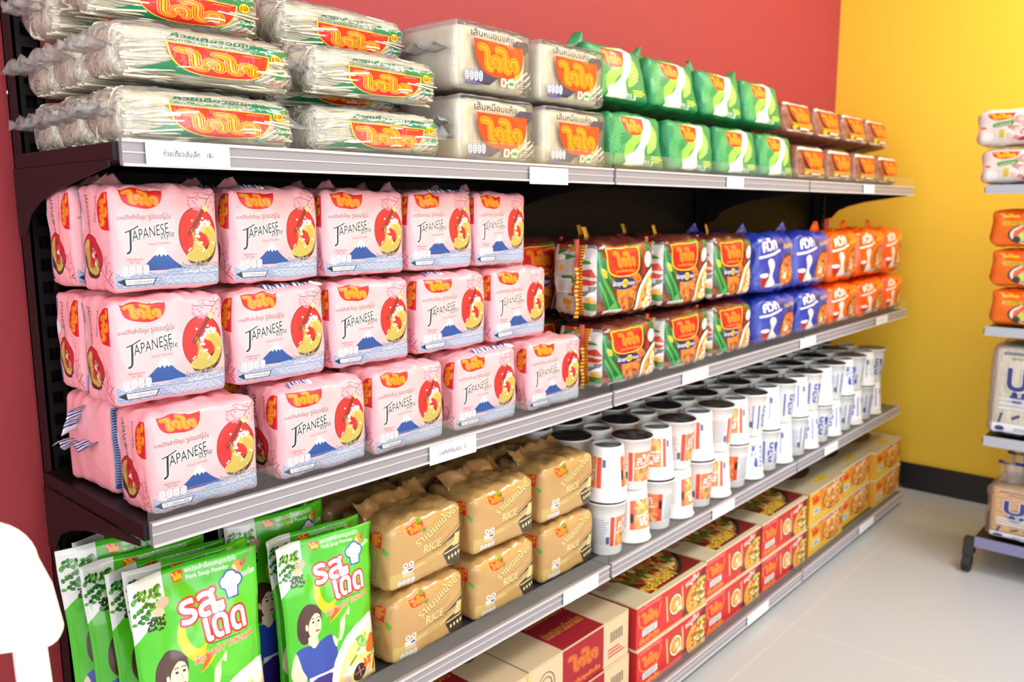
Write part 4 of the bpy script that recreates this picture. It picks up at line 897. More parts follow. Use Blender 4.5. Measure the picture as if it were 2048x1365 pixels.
# ------------------------------------------------------------------ second shelf
M_PINK = printed('pink_pack_print', art_pink(), .34, (40, .16, .003)); M_PINKS = printed('pink_pack_side_print', art_pink_side(), .34, (40, .25, .003)); M_PINKP = plain('pink_wrap', (246, 172, 182), .34, bs=(45, .4, .004))
def stripes_art():
    A = Art(1, .2, 256, 32, rgb(236, 238, 244))
    for k in range(12): A.fill([(k/12, 0), (k/12+.04, 0), (k/12+.055, .2), (k/12+.015, .2)], rgb(40, 70, 140))
    return A
M_PSTR = printed('blue_white_crimp', stripes_art(), .35, None)
def pink_pack(seed):
    w, d, h = .156, .093, .129
    o = obj('pink_noodle_pack', bag('pink_pack', w, d, h, [M_PINK, M_PINKS, M_PINKS, M_PINKP], .009, (.003, .006, .004), .0022, seed, 26, 16, 20, topw=.009))
    if seed % 2 == 0: e = obj('crimped_seal', strip('crimped_seal', w*(.25+.2*(seed % 3)), .006, M_PSTR, seed, 24, 3, .004, 1.6, .0006, 4, uvs=1.2), o); e.location = (.03*(seed % 3-1), -d/2+.016, h-.004); e.rotation_euler = (-.3, 0, .02)
    e = obj('film_ear', ear('film_ear', .05, .017, M_PINKP, seed+2), o); e.location = (-.05+.012*(seed % 4), .03, h-.004); e.rotation_euler = (-.3, 0, .2)
    return o
pp = [pink_pack(s) for s in (41, 42, 43, 44)]
L3 = [([(.081, .147), (.2505, .150), (.401, .147), (.568, .151), (.743, .156)], .0135, S2), ([(.0615, .144), (.209, .144), (.3565, .150), (.5185, .160), (.6775, .152)], .040, S2+.1275), ([(.068, .138), (.212, .138), (.3565, .150), (.5045, .142), (.6395, .130)], .047, S2+.2555)]
TN = ('bottom', 'middle', 'top'); k = 0; GP = 'pink instant noodle packs on the second shelf'
for t in (2, 1, 0):
    xs, yf, z = L3[t]
    for i, (x, w) in enumerate(xs):
        lab = 'pink Japanese style noodle pack, front of the %s tier, %s from the black upright' % (TN[t], ORD[i]); p = pp[(k*3+t) % 4] if k >= 4 else pp[k]
        rz = (.0, -.04, .03, -.02, .04)[(k*2+t) % 5]; loc = (x, yf+.0475, z+.0006); sc = ((w-.002)/.156, 1, (.1265/.129) if t < 2 else .97); rz *= .5
        if k < 4: p.location = loc; p.rotation_euler.z = rz; p.scale = sc; tag(p, lab, 'noodle pack', GP)
        else: copy_thing(p, loc, (0, 0, rz), lab, 'noodle pack', GP, sc, () if t == 2 else ('film_ear',))
        k += 1
for t, z in ((1, S2+.1285), (2, S2+.2565)):
    copy_thing(pp[t], (.068, .19, z), (0, 0, .0), 'pink noodle pack behind the first front pack by the upright, %s tier' % TN[t], 'noodle pack', GP, (.9, .93, .98), () if t == 2 else ('film_ear', 'crimped_seal'))
copy_thing(pp[3], (.06, .19, S2+.0008), (0, 0, PI/2+.06), 'crumpled pink noodle pack turned end-on behind the bottom tier by the upright', 'noodle pack', GP, (.78, 1.15, .96), ('film_ear',))
pe = scene.objects['pink_noodle_pack.015'] if False else [o for o in scene.objects if o.get('label', '').startswith('crumpled pink')][0]
for (zz, ww, rot) in ((.066, .11, .1), (.098, .05, .8)):
    e = obj('crimped_seal', strip('crimped_seal', ww, .013, M_PSTR, int(zz*1000), 22, 3, .005, .8, .0008, 2, uvs=1.2), pe); e.location = (.01, .0455, zz); e.rotation_euler = (-1.2, rot, 0)
for i, x in enumerate((.21, .37, .53, .68)):
    for t, z in ((0, S2+.0005), (1, S2+.1285), (2, S2+.2565)):
        if t == 2: copy_thing(pp[(i+1) % 4], (x, .19, z), (0, 0, .0), 'pink noodle pack in the rear row, top tier, %s from the upright' % ORD[i+1], 'noodle pack', GP, (.95, .93, .98))
        else: copy_thing(pp[(i+t) % 4], (x, .19, z), (0, 0, 0), 'pink noodle pack in the rear row, %s tier, %s from the upright' % (TN[t], ORD[i+1]), 'noodle pack', GP, (.95, .93, .98), ('film_ear', 'crimped_seal'))
# dark red and green multipacks
M_CH = printed('chili_pack_print', art_chili(), .22, (45, .45, .005), .3); M_CHS = printed('chili_pack_side_print', art_chili_side(), .22, (45, .5, .005), .3); M_CHP = plain('dark_mottled_wrap', (92, 40, 34), .22, bs=(45, .5, .005), coat=.3, var=.6)
def seam_art():
    A = Art(1, .3, 256, 48, rgb(176, 44, 34))
    for k in range(12): A.rect(k/12, 0, k/12+.045, .3, rgb(244, 196, 44))
    return A
M_SEAM = printed('yellow_red_seam_tape', seam_art(), .3, None)
def chili_pack(seed):
    w, d, h = .2125, .13, .133
    o = obj('multipack_of_noodles', bag('multipack', w, d, h, [M_CH, M_CHS, M_CHS, M_CHP], .02, (.006, .009, .006), .004, seed, 24, 14, 18, topw=.006))
    e = obj('seam_tab', strip('seam_tab', .024, .018, M_SEAM, seed, 4, 6, .002, .35, .0008, 1), o); e.location = (-.03+.02*(seed % 3), .02, h-.003); e.rotation_euler.z = .3
    e = obj('side_seam', strip('side_seam', h*.95, .005, M_SEAM, seed, 26, 3, .003, .8, .0008, 3, uvs=1.5), o); e.rotation_euler = (0, -PI/2, 0); e.location = (-w/2-.002, -.02, h*.5)
    return o
cp = [chili_pack(s) for s in (51, 52, 53)]; GC = 'dark multipacks on the second shelf'
CL = [(1.0, .092, S2, 0, 'dark green and red multipack, lower front, first after the pink packs'), (1.222, .09, S2, .02, 'dark green and red multipack, lower front, second after the pink packs'), (1.443, .094, S2, 0, 'dark green and red multipack, lower front, against the blue packs'),
     (1.0, .104, S2+.137, -.05, 'dark green and red multipack, upper front, with its white printed side showing'), (1.224, .098, S2+.137, .02, 'dark green and red multipack, upper front, middle of the three'), (1.444, .10, S2+.135, 0, 'dark green and red multipack, upper front, against the blue packs'),
     (.902, .239, S2, 0, 'dark multipack in the rear row, lower, just behind the end pink pack'), (.902, .239, S2+.137, .06, 'dark multipack in the rear row, upper, just behind the end pink pack'), (1.122, .239, S2+.137, 0, 'dark multipack in the rear row, upper, behind the first two front ones'), (1.342, .239, S2+.137, 0, 'dark multipack in the rear row, upper, behind the last two front ones'),
     (1.122, .239, S2, 0, 'dark multipack in the rear row, lower, behind the first two front ones'), (1.342, .239, S2, 0, 'dark multipack in the rear row, lower, behind the last two front ones')]
CL = CL[3:6]+CL[:3]+CL[6:]
for i, (x, y, z, rz, lab) in enumerate(CL):
    p = cp[i % 3]; rz *= .5; z += .0006; lo = z < S2+.1; x -= .008 if y < .2 else 0; y += -.010 if y < .2 else 0
    if i < 3: p.location = (x, y, z); p.rotation_euler.z = rz; tag(p, lab, 'noodle multipack', GC)
    if not lo: SC = (1, 1, 1.2)
    if i < 3: p.scale = SC
    else: copy_thing(p, (x, y, z), (0, 0, rz), lab, 'noodle multipack', GC, (1, 1, 1) if lo else SC, ('seam_tab',) if lo else ())
# blue and orange packs
M_BL = printed('blue_pack_print', art_blue(), .2, (40, .45, .005), .3); M_BLP = plain('blue_wrap', (44, 62, 168), .2, bs=(40, .6, .006), coat=.3, var=.15)
M_OR = printed('orange_pack_print', art_orange(), .2, (40, .45, .005), .3); M_ORP = plain('orange_wrap', (244, 92, 18), .2, bs=(40, .6, .006), coat=.3, var=.12)
def quick_pack(name, a, b2, seed):
    o = obj(name, bag(name, .236, .145, .13, [a, b2, b2, b2], .02, (.006, .012, .008), .006, seed, topw=.008))
    e = obj('film_ear', ear('film_ear', .07, .02, b2, seed), o); e.location = (-.04, .02, .126); return o
bl = [quick_pack('blue_noodle_pack', M_BL, M_BLP, s) for s in (61, 62)]; og = [quick_pack('orange_noodle_pack', M_OR, M_ORP, s) for s in (63, 64)]
for col, ps, spots in (('blue', bl, [(1.69, .098, 0, 0, 'lower tier, next to the dark multipacks'), (1.93, .098, 0, .02, 'lower tier, next to the orange packs'), (1.68, .105, 1, .01, 'upper tier, next to the dark multipacks'), (1.922, .105, 1, -.01, 'upper tier, next to the orange packs'), (1.69, .244, 0, 0, 'rear row below, behind the first blue column'), (1.69, .25, 1, 0, 'rear row above, behind the first blue column')]),
                       ('orange', og, [(2.172, .098, 0, 0, 'lower tier, next to the blue packs'), (2.412, .098, 0, 0, 'lower tier, middle column'), (2.634, .098, 0, 0, 'lower tier, at the shelf end by the yellow wall'), (2.164, .105, 1, .01, 'upper tier, next to the blue packs'), (2.405, .105, 1, -.01, 'upper tier, middle column'), (2.632, .108, 1, .01, 'upper tier, at the shelf end by the yellow wall')])):
    for i, (x, y, t, rz, where) in enumerate(sorted(spots, key=lambda q: -q[2])):
        x -= .008 if y < .2 else 0; y -= .009 if y < .2 else 0
        lab = '%s noodle pack, %s' % (col, where); p = ps[i % 2]; z = S2+.0006+.1315*t; sc = (.78, 1, 1) if x > 2.6 else (1, .85, 1) if y > .2 else (1, 1, 1); sc = (sc[0], sc[1], 1.24 if t else 1)
        if i < 2: p.location = (x, y, z); p.rotation_euler.z = rz; p.scale = sc; tag(p, lab, 'noodle pack', col+' noodle packs on the second shelf')
        else: copy_thing(p, (x, y, z), (0, 0, rz), lab, 'noodle pack', col+' noodle packs on the second shelf', sc, () if t else ('film_ear',))
# ------------------------------------------------------------------ third shelf
M_POUCH = printed('green_pouch_print', art_pouch(), .16, (9, .35, .008, 'vor'), .5); M_POUCHB = plain('green_pouch_back', (70, 180, 30), .22, bs=(30, .3, .004))
def pouch(seed):
    w, h, T = .165, .262, .03; nx, nz = 24, 34; V = []; F = []; UV = []; M = []; g = random.Random(seed); ox = g.uniform(0, 40)
    for side in (-1, 1):
        for j in range(nz+1):
            for i in range(nx+1):
                u, v = -1+2*i/nx, j/nz; prof = min(1, (1-v)/.42)**.9*(1-.55*max(0, (.16-v)/.16)**2); t = T/2*max(0, 1-u*u)**.55*prof*(.35+.65*min(1, (1-abs(u))/.3))
                nn = mnoise.noise(Vector((u*2.2+ox, v*4, 1)))*.006*(v-.1)+mnoise.noise(Vector((u*5+ox, v*9, 5)))*.002
                x = u*w/2*(1-.035*math.sin(PI*v)**2)*(1 if v < .9 else 1); V.append((x, side*(t+.0004)+nn+.012*v*v*math.sin(u*2+seed), h*v))
    n = (nx+1)*(nz+1)
    for j in range(nz):
        for i in range(nx):
            a = j*(nx+1)+i; q = (a, a+1, a+nx+2, a+nx+1); F.append(q); M.append(0); UV += [((k % (nx+1))/nx, (k//(nx+1))/nz) for k in q]
            F.append(tuple(k+n for k in q[::-1])); M.append(1); UV += [(.6, .55)]*4
    ring = [i for i in range(nx+1)]+[j*(nx+1)+nx for j in range(1, nz+1)]+[nz*(nx+1)+i for i in range(nx-1, -1, -1)]+[j*(nx+1) for j in range(nz-1, 0, -1)]
    for a, b2 in zip(ring, ring[1:]+ring[:1]): F.append((b2, a, a+n, b2+n)); M.append(1); UV += [(.6, .55)]*4
    A = np.array(V); A[:, 2] -= A[:, 2].min()
    return obj('soup_powder_pouch', mesh('soup_powder_pouch', A.tolist(), F, [M_POUCH, M_POUCHB], M, UV))
po = [pouch(s) for s in (71, 72, 73)]; GB = 'green soup powder pouches on the third shelf'
for i, (x, y, rz, tl, sc, lab) in enumerate([(.078, .047, .0, -.07, 1.0, 'front green soup powder pouch nearest the white chair'), (.271, .05, .03, -.05, .92, 'front green soup powder pouch leaning against the gold packs'), (.0925, .086, .03, -.07, .99, 'green pouch directly behind the one nearest the white chair'),
      (.0795, .121, .02, -.08, .957, 'green pouch third from the front in the stack by the upright'), (.066, .156, .02, -.08, .965, 'green pouch fourth from the front in the stack by the upright'), (.058, .194, .02, -.07, 1.02, 'green pouch fifth from the front in the stack by the upright'), (.087, .236, .02, -.07, .99, 'rearmost green pouch in the stack by the upright'),
      (.278, .083, .05, -.06, .92, 'green pouch right behind the front one by the gold packs'), (.258, .142, .04, -.08, .97, 'green pouch standing alone midway back, rising between the two front pouches'), (.262, .185, .0, -.08, .92, 'rear green pouch in the middle stack, in front of the gold packs behind')]):
    p = po[i % 3]; loc = (x, y, S3+.002)
    if i < 3: p.location = loc; p.rotation_euler = (tl, 0, rz); p.scale = (sc,)*3; tag(p, lab, 'pouch', GB)
    else: copy_thing(p, loc, (tl, 0, rz), lab, 'pouch', GB, (sc,)*3)
M_TAN = printed('gold_pack_print', art_tan(), .16, (13, .5, .006, 'vor'), .5); M_TANS = printed('gold_pack_side_print', art_tan_side(), .16, (16, .6, .006, 'vor'), .5); M_TANP = plain('gold_wrap', (186, 146, 90), .14, bs=(22, .9, .008, 'vor'), coat=.5); M_TANF = plain('brown_film_fin', (164, 122, 76), .14, bs=(30, .9, .007, 'vor'), coat=.5)
def tan_pack(seed):
    w, d, h = .168, .125, .116
    o = obj('gold_noodle_pack', bag('gold_pack', w, d, h, [M_TAN, M_TANS, M_TANS, M_TANP], .014, (.003, .004, .006), .0022, seed, 24, 16, 18, topw=.009))
    e = obj('crumpled_fin', strip('crumpled_fin', w*.92, .03, M_TANF, seed, 26, 5, .008, .7, .0008, 2, jag=.5), o); e.location = (0, .01, h-.012); e.rotation_euler = (-.15, 0, .15); return o
tp = [tan_pack(s) for s in (81, 82, 83)]; GT = 'gold rice noodle packs on the third shelf'
XT = (.4475, .6315, .818); cn = ('next to the green pouches', 'in the middle column', 'next to the orange cups'); k = 0
for t, y0 in ((1, .036), (0, .034)):
    for i, x in enumerate(XT):
        lab = 'gold rice noodle pack, front %s tier, %s' % (('lower', 'upper')[t], cn[i]); p = tp[k % 3]; loc = (x, y0+.0635+(.006 if i == 2 else 0), S3+.0006+.118*t); rz = (.03, -.01, .02)[i]*.6; sc = (1, 1, 1) if i < 2 else (1.03, 1, 1)
        if k < 3: p.location = loc; p.rotation_euler.z = rz; p.scale = sc; tag(p, lab, 'noodle pack', GT)
        else: copy_thing(p, loc, (0, 0, rz), lab, 'noodle pack', GT, sc, ('crumpled_fin',))
        k += 1
for t in (0, 1):
    for i, x in enumerate((.44, .63, .82)):
        copy_thing(tp[(i+1) % 3], (x, .238, S3+.0006+.118*t), (0, 0, .0), 'gold rice noodle pack, rear row %s tier, %s' % (('lower', 'upper')[t], ('behind the column by the pouches', 'behind the middle column', 'behind the column by the cups')[i]), 'noodle pack', GT, (1, .95, 1), () if t else ('crumpled_fin',))
# ---- cups
M_CUPO = printed('orange_cup_label', art_cup_orange(), .4, None); M_CUPW = printed('white_cup_label', art_cup_white(), .4, None); M_FOAM = plain('white_cup_foam', (240, 240, 240), .5, bs=(200, .05, .0005)); M_LID = printed('cup_lid_print', art_cup_lid(), .25, (90, .4, .002)); M_BASE_SHADE = plain('cup_base_recess_shade', (104, 106, 108), .55, bs=(200, .1, .0005))  # cup base grey: shade of the recessed base put into its colour
def cup(name, lab):
    n = 36; rb, rt, h = .0335, .0435, .112; prof = [(rb-.004, .0), (rb-.001, .0), (rb, .002), (rb+.0012, .018), (rb+.0014, .0182), (rt-.0038, h-.026), (rt-.0034, h-.0255), (rt-.0022, h-.004), (rt, h-.004), (rt+.0012, h-.002), (rt, h), (rt-.003, h)]
    V = []; F = []; UV = []; M = []
    for r, z in prof: V += [(r*math.cos(2*PI*k/n), r*math.sin(2*PI*k/n), z) for k in range(n)]
    for i in range(len(prof)-1):
        for k in range(n):
            F.append((i*n+k, i*n+(k+1) % n, (i+1)*n+(k+1) % n, (i+1)*n+k)); lb = i == 4; M.append(1 if lb else 0)
            UV += [(k/n, .2), ((k+1)/n, .2), ((k+1)/n, .8), (k/n, .8)] if lb else [(0, 0)]*4
    # inside walls so the cup is hollow at the base ring
    o = obj(name, mesh(name, V, F, [M_FOAM, lab], M, UV)); o.data.polygons.foreach_set('use_smooth', [True]*len(F))
    # lid
    q = []; f = []; uv = []; R = (rt+.0002, rt+.0004, rt-.0002, rt*.9, rt*.5, .0001); Z = (h-.0002, h+.0006, h+.0009, h+.0004, h+.0002, h+.0002)
    for r, z in zip(R, Z): q += [(r*math.cos(2*PI*k/n), r*math.sin(2*PI*k/n), z) for k in range(n)]
    for i in range(5):
        for k in range(n):
            ids = (i*n+k, i*n+(k+1) % n, (i+1)*n+(k+1) % n, (i+1)*n+k); f.append(ids); uv += [(q[a][0]/(2*rt)+.5, q[a][1]/(2*rt)+.5) for a in ids]
    obj('lid', mesh('lid', q, f, [M_LID], None, uv), o)
    b2 = MB(); b2.lathe([(.0001, .006), (rb-.0042, .006), (rb-.0042, .0075), (.0001, .0075)], n); b2.build('base_disc', M_BASE_SHADE, o)
    return o
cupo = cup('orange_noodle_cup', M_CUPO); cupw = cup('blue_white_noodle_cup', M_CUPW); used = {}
g = random.Random(17); RN = ('front', 'middle', 'rear'); NC = 18; PX = .0925
for t in (0, 1):
    for r in range(3):
        for c in range(NC):
            x = .9595+PX*c; y = .0585+.0925*r-(.0 if c < 17 else 0); up = (c+r+t) % 2 == (1 if t == 0 else 0); up = ((c+r) % 2 == 1) if t == 0 else ((c+r) % 2 == 1)
            orange = c < (7 if r == 0 else 6); src = cupo if orange else cupw; z = S3+.0006+t*.1150
            # lower cup lid to upper cup lid, or base to base
            inv = not up if t == 1 else up
            if orange: lab = 'orange-labelled noodle cup, %s row, %s tier, %s from the gold packs' % (RN[r], ('lower', 'upper')[t], ORD[c])
            else: lab = 'blue and white noodle cup, %s row, %s tier, %s from the yellow wall' % (RN[r], ('lower', 'upper')[t], ORD[NC-1-c])
            jx, jy = g.uniform(-.0015, .0015), g.uniform(-.0015, .0015); rz = g.choice((-2.2, -2.5, -1.9, .2, 1.0, -.7))+g.uniform(-.3, .3)
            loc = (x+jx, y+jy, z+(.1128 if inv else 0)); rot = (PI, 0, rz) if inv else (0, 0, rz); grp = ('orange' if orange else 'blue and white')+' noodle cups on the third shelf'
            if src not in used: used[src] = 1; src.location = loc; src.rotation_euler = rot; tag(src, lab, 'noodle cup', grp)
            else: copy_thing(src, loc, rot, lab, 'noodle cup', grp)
# ------------------------------------------------------------------ cartons on the bottom shelf
M_KR = printed('kraft_carton_print', art_kraft(), .6, (200, .1, .001)); M_KRT = printed('kraft_carton_top_print', art_kraft_top(), .6, (200, .1, .001)); M_KRP = plain('kraft_board', (206, 180, 146), .7, bs=(200, .12, .001), var=.06)
M_RD = printed('red_carton_print', art_red(), .4, (200, .06, .001)); M_RDT = printed('red_carton_top_print', art_red_top(), .45, (200, .06, .001)); M_CREAM = plain('cream_board', (222, 206, 172), .6, bs=(200, .1, .001)); M_RDP = plain('red_board', (196, 36, 42), .45, bs=(200, .06, .001))
M_YL = printed('yellow_carton_print', art_yellow(), .45, (200, .06, .001)); M_YLT = printed('yellow_carton_top_print', art_yellow_top(), .5, (200, .06, .001)); M_YLP = plain('ochre_board', (214, 150, 50), .45, bs=(200, .06, .001)); M_TAPE = plain('yellow_tape', (232, 190, 30), .35, bs=(100, .05, .001))
def carton(name, w, d, h, front, top, side, edge, flange):
    V = []; F = []; UV = []; M = []
    def q(a, m, uv): o = len(V); V.extend(a); F.append((o, o+1, o+2, o+3)); M.append(m); UV.extend(uv)
    U = [(0, 0), (1, 0), (1, 1), (0, 1)]; x, y, z = w/2, d/2, h-.004
    q([(-x, -y, 0), (x, -y, 0), (x, -y, z), (-x, -y, z)], 0, U); q([(x, y, 0), (-x, y, 0), (-x, y, z), (x, y, z)], 0, U)
    q([(-x, y, 0), (-x, -y, 0), (-x, -y, z), (-x, y, z)], 1, U); q([(x, -y, 0), (x, y, 0), (x, y, z), (x, -y, z)], 1, U)
    q([(-x, -y, z), (x, -y, z), (x, y, z), (-x, y, z)], 1, U); q([(-x, y, 0), (x, y, 0), (x, -y, 0), (-x, -y, 0)], 1, U)
    o = obj(name, mesh(name, V, F, [front, side], M, UV, False, 1e-5))
    V, F, UV, M = [], [], [], []; e = flange; x += e; y += e; a, b2 = h-.0045, h
    q([(-x, -y, b2), (x, -y, b2), (x, y, b2), (-x, y, b2)], 0, U); q([(-x, y, a), (x, y, a), (x, -y, a), (-x, -y, a)], 1, U)
    for p, r in (((-x, -y), (x, -y)), ((x, -y), (x, y)), ((x, y), (-x, y)), ((-x, y), (-x, -y))): q([(p[0], p[1], a), (r[0], r[1], a), (r[0], r[1], b2), (p[0], p[1], b2)], 1, U)
    obj('top_flaps', mesh('top_flaps', V, F, [top, edge], M, UV, False, 1e-5), o)
    return o
def run(name, n, x0, w, gap, ys, d, h, mats, labs, group, flange):
    o = carton(name, w, d, h, *mats, flange); k = 0
    for t in (0, 1):
        for i in range(n):
            loc = (x0+w/2+(w+gap)*i, ys[i % len(ys)]+d/2+(.003 if t else 0), S4+.0006+t*(h+.0012)); lab = labs(i, ('lower', 'upper')[t])
            if k == 0: o.location = loc; tag(o, lab, 'carton', group)
            else: copy_thing(o, loc, (0, 0, (0, .004)[i % 2]*t), lab, 'carton', group)
            k += 1
    return o
kr = run('kraft_carton', 3, .008, .3185, .0045, (.0, .0, .004), .29, .0965, (M_KR, M_KRT, M_KRP, M_KRP), lambda i, t: '%s kraft carton with a dark red band, %s' % (t, ('under the green pouches', 'under the first two gold packs', 'against the red cartons')[i]), 'kraft cartons on the bottom shelf', .0)
run('red_carton', 3, .988, .292, .010, (-.006, .0, .0), .285, .0965, (M_RD, M_RDT, M_RDP, M_CREAM), lambda i, t: '%s red carton, %s' % (t, ('against the kraft cartons', 'in the middle of the three red stacks', 'against the yellow cartons')[i]), 'red cartons on the bottom shelf', .0016)
run('yellow_carton', 3, 1.906, .268, .006, (.0, .012, -.004), .285, .0965, (M_YL, M_YLT, M_YLP, M_CREAM), lambda i, t: '%s yellow carton, %s' % (t, ('against the red cartons', 'in the middle of the three yellow stacks', 'at the shelf end by the yellow wall')[i]), 'yellow cartons on the bottom shelf', .0016)
# the yellow shelf talker wedged between two kraft cartons
q = MB(); q.box(.6455, .6487, .002, .28, S4+.001, S4+.19); tag(q.build('divider_card', M_TAPE), 'yellow card wedged upright between two kraft cartons', 'divider card')

# ------------------------------------------------------------------ price tickets in the rails
M_TICK = plain('white_ticket_paper', (244, 244, 248), .6, bs=(200, .05, .0005)); M_INKT = plain('ticket_ink', (70, 70, 76), .6, bs=(200, .05, .0005))
def ticket(x0, x1, z0, z1, yf, text, label, group='white price tickets in the shelf rails'):
    q = MB(); w, h = x1-x0, z1-z0; y = yf-.0066; q.box(-w/2, w/2, -.0002, .0002, -h/2, h/2); o = q.build('price_ticket', M_TICK); o.location = ((x0+x1)/2, y-.0002, (z0+z1)/2)
    tag(o, label, 'price ticket', group)
    if text:
        A = Art(w*1000, h*1000, max(64, int(w*3200)), max(24, int(h*3200)), rgb(244, 244, 248))
        if text == '-': [A.rect(w*150, h*(420+60*j), w*(800-150*j), h*(450+60*j), rgb(150, 150, 156)) for j in range(2)]
        else: A.text(text, w*500, h*400, h*300, rgb(60, 60, 66), off=.012, align=.5, width=w*600)
        me = o.data; me.materials.clear(); me.materials.append(printed('ticket_print', A, .6, None)); L = me.uv_layers.new(name='print')
        for p in me.polygons:
            for li in p.loop_indices: v = me.vertices[me.loops[li].vertex_index].co; L.data[li].uv = (v.x/w+.5, v.z/h+.5)
ticket(.0274, .1248, 1.1003, 1.1262, .012, 'ก๋วยเตี๋ยวเส้นเล็ก    18.-', 'white price ticket reading 18 below the flat rice sticks')
ticket(.655, .7555, 1.0945, 1.1215, .0115, None, 'blank white ticket hanging low on the top rail below the vermicelli')
ticket(1.332, 1.412, 1.1003, 1.1252, .012, '-', 'small white ticket on the top rail below the green packs')
ticket(2.200, 2.290, 1.1003, 1.1252, .012, '-', 'small white ticket on the top rail below the brown packs')
ticket(.421, .520, .675, .7035, .008, 'บะหมี่กึ่งสำเร็จรูปญี่ปุ่น   35.-', 'white price ticket on the second rail below the pink packs')
ticket(1.155, 1.268, .6798, .7055, .008, '-', 'white ticket on the second rail below the dark multipacks')
ticket(1.775, 1.880, .6798, .7055, .008, '-', 'white ticket on the second rail below the blue packs')
ticket(2.375, 2.488, .6798, .7055, .008, '-', 'white ticket on the second rail below the orange packs')
ticket(.745, .854, .329, .3575, .007, '-', 'white ticket on the third rail below the last gold pack')
ticket(1.310, 1.420, .330, .3560, .007, '-', 'white ticket on the third rail below the orange cups')
ticket(1.990, 2.096, .330, .3560, .007, '-', 'white ticket on the third rail below the blue and white cups')
ticket(1.455, 1.576, .0165, .0425, -.024, '-', 'white ticket on the bottom rail below the red cartons')
ticket(2.245, 2.380, .0165, .0425, -.024, '-', 'white ticket on the bottom rail below the yellow cartons')
# ------------------------------------------------------------------ freestanding rack by the yellow wall
M_RGREY = plain('grey_rack_rail', (176, 182, 194), .3, bs=(60, .04, .0005)); M_RLIL = plain('violet_grey_rail', (128, 128, 168), .35, bs=(60, .04, .0005)); M_CAST = plain('black_caster_rubber', (26, 28, 30), .5, bs=(120, .1, .0005))
rack = empty('rolling_display_rack', (2.22, -.36, 0)); tag(rack, 'rolling black display rack standing in front of the yellow wall', 'display rack')
RX, YL, YR = 0.0, .0, -1.0     # front plane, end nearest the shelving, other end (local)
def rshelf(z, y0, h, mat, dep=.3):
    q = MB(); q.box(.004, dep, YR, y0, z+.004, z+h-.006); s = q.build('shelf', M_STEEL, rack, .001); r = MB(); r.box(-.003, .004, YR, y0-.004, z, z+h); r.build('price_rail', mat, s); return s
rshelf(1.093, .048, .024, M_RGREY, .25); rshelf(.700, .020, .026, M_RGREY, .27); rshelf(.384, .0, .028, M_RGREY, .29); rshelf(.078, .0, .03, M_RLIL, .36)
q = MB(); q.box(.362, .37, YR, -.06, .09, 1.10); q.build('back_panel', M_PANEL, rack)
for yy in (-.07, -.93):
    q = MB(); q.box(.33, .362, yy-.015, yy+.015, .05, 1.14); q.build('upright', M_STEEL, rack)
for xx in (.02, .3):
    for yy in (.0, -.95):
        q = MB(); q.prism(ellp(xx-.02, .026, .026, .026, 0, 20), yy, yy+.022, 'y'); q.prism([(xx-.03, .05), (xx+.012, .05), (xx+.012, .098), (xx-.018, .098)], yy-.003, yy+.025, 'y'); q.build('caster', M_CAST, rack, .002)
RT = Matrix.Rotation(-PI/2, 4, 'Z')     # pack fronts look to -x
def rplace(p, first, y, z, x, lab, grp, rz=0.):
    loc = (2.22+x, -.36+y, z); rot = (0, 0, -PI/2+rz)
    if first: p.location = loc; p.rotation_euler = rot; tag(p, lab, 'noodle pack', grp); return p
    return copy_thing(p, loc, rot, lab, 'noodle pack', grp)
M_PK = printed('grey_pink_pack_print', art_pork(), .25, (40, .3, .004), .3); M_PKP = plain('grey_wrap', (214, 210, 206), .25, bs=(40, .5, .005), coat=.3)
M_TY = printed('orange_bowl_pack_print', art_tomyum(), .25, (40, .3, .004), .3); M_TYP = plain('deep_orange_wrap', (228, 92, 22), .25, bs=(40, .5, .005), coat=.3)
w = .2
a = obj('grey_noodle_pack', bag('grey_pack', w, .16, .102, [M_PK, M_PKP, M_PKP, M_PKP], .016, (.004, .006, .004), .004, 91)); gk = 'grey packs on the rack top shelf'
rplace(a, True, -.030, 1.1175, .088, 'grey noodle pack, lower, on the rack top shelf beside the yellow wall', gk); rplace(a, False, -.012, 1.1175+.104, .088, 'grey noodle pack, upper, on the rack top shelf beside the yellow wall', gk)
rplace(a, False, -.240, 1.1175, .088, 'lower grey noodle pack further along the rack top shelf', gk); rplace(a, False, -.225, 1.1175+.104, .088, 'upper grey noodle pack further along the rack top shelf', gk)
b2 = obj('orange_bowl_noodle_pack', bag('orange_bowl_pack', w, .16, .108, [M_TY, M_TYP, M_TYP, M_TYP], .018, (.004, .006, .004), .004, 92)); gk = 'orange bowl packs on the rack second shelf'
for i, (yy, t) in enumerate([(-.082, 0), (-.074, 1), (-.066, 2), (-.29, 0), (-.285, 1), (-.28, 2)]):
    rplace(b2, i == 0, yy, .7265+.1095*t, .09, '%s orange bowl noodle pack on the rack second shelf, %s' % (('bottom', 'middle', 'top')[t], 'end stack by the yellow wall' if i < 3 else 'second stack along'), gk)
F_UD = film('noodle_bag_film', art_udon(), (50, .4, .005), .0, .18, gain=.4, haze=.06); F_UDB = film('noodle_bag_clear_film', None, (45, .6, .006), .02, .16, gain=.5, haze=.15); N_WHITE = strands('white_flat_noodles', (226, 220, 192), (250, 245, 226), 50, (5, 5, .6), .8); N_TAN = strands('tan_wheat_noodles', (214, 160, 98), (248, 206, 150), 50, (.6, 5, 5), .8); M_NAVY = plain('navy_print_film', (38, 46, 110), .3, bs=(60, .3, .003))
def noodle_bag(name, w, d, h, mat, seed):
    o = obj(name, bag(name+'_film', w, d, h, [F_UD, F_UDB, F_UDB, F_UDB], .02, (.004, .008, .004), .004, seed)); obj('noodle_block', bag(name+'_block', w-.012, d-.014, h-.008, [mat], .02, (.004, .006, .004), .003, seed+1, 12, 8, 12, mi=[0, 0, 0, 0]), o).location.z = .003; return o
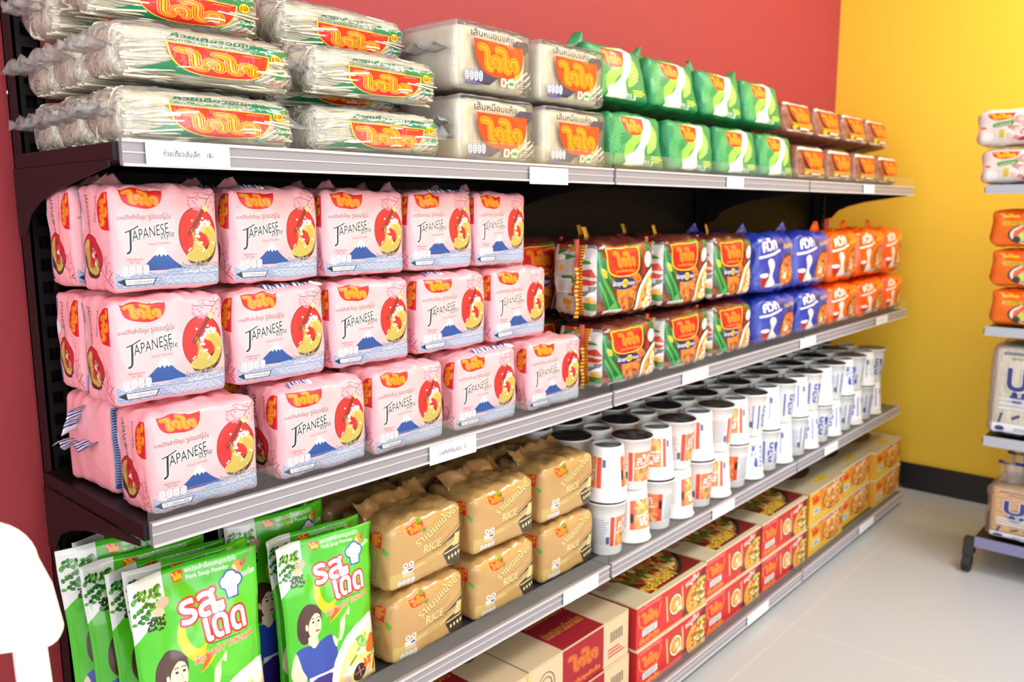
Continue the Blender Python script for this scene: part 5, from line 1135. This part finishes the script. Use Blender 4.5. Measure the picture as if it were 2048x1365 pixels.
c1 = noodle_bag('white_noodle_bag', .24, .2, .268, N_WHITE, 93); gk = 'clear noodle bags on the rack'
rplace(c1, True, -.115, .4125, .108, 'tall clear bag of white noodles on the rack third shelf by the yellow wall', gk); rplace(c1, False, -.365, .4125, .108, 'second tall clear bag of white noodles along the rack third shelf', gk)
c2 = noodle_bag('tan_noodle_bag', .25, .22, .165, N_TAN, 95)
for sx, sd in ((-1, 3), (1, 4)):
    e = obj('gathered_neck', strip('gathered_neck', .2, .07, F_UDB, sd, 24, 6, .014, .2*sx, .0008, 4, jag=.3), c2); e.location = (0, .05*sx, .158); e = obj('navy_edge', strip('navy_edge', .21, .006, M_NAVY, sd, 24, 2, .012, .2*sx, .0008, 4), c2); e.location = (0, .05*sx+.012*sx, .218)
rplace(c2, True, -.14, .1085, .118, 'clear bag of tan noodles with a gathered neck on the rack bottom shelf', gk); rplace(c2, False, -.42, .1085, .118, 'second clear bag of tan noodles along the rack bottom shelf', gk)

# ------------------------------------------------------------------ white chair in the near corner
M_CHAIR = plain('white_chair_plastic', (246, 246, 244), .35, bs=(60, .03, .0005))
ch = empty('white_chair', (-.1335, -.112, 0)); ch.rotation_euler.z = -.55; tag(ch, 'white chair in front of the red wall, only its back and a post showing', 'chair')
q = MB(); q.prism(arcp(-.016, .680, .016, -90, 0, 6)+[(-.006, .72)]+arcp(-.058, .742, .043, 5, 90, 8)+arcp(-.36, .742, .043, 90, 175, 8)+arcp(-.40, .680, .016, 180, 270, 6), -.009, .009, 'y'); bk = q.build('backrest', M_CHAIR, ch, .005, 3)
for X in (-.389, -.033):
    q = MB(); q.tube([(X, .013, .70), (X+.002, .016, .60), (X+.004, .012, .46)], [.0135, .0145, .015], 14); q.build('post', M_CHAIR, ch)
q = MB(); q.prism(rr(-.42, -.40, .0, .03, .05, 6), .435, .455, 'z'); q.build('seat', M_CHAIR, ch, .006, 3)
for X, Y in ((-.37, .0), (-.05, .0), (-.37, -.35), (-.05, -.35)):
    q = MB(); q.tube([(X, Y, .44), (X*1.03+.006, Y*1.04, .0)], [.014, .012], 12); q.build('leg', M_CHAIR, ch)
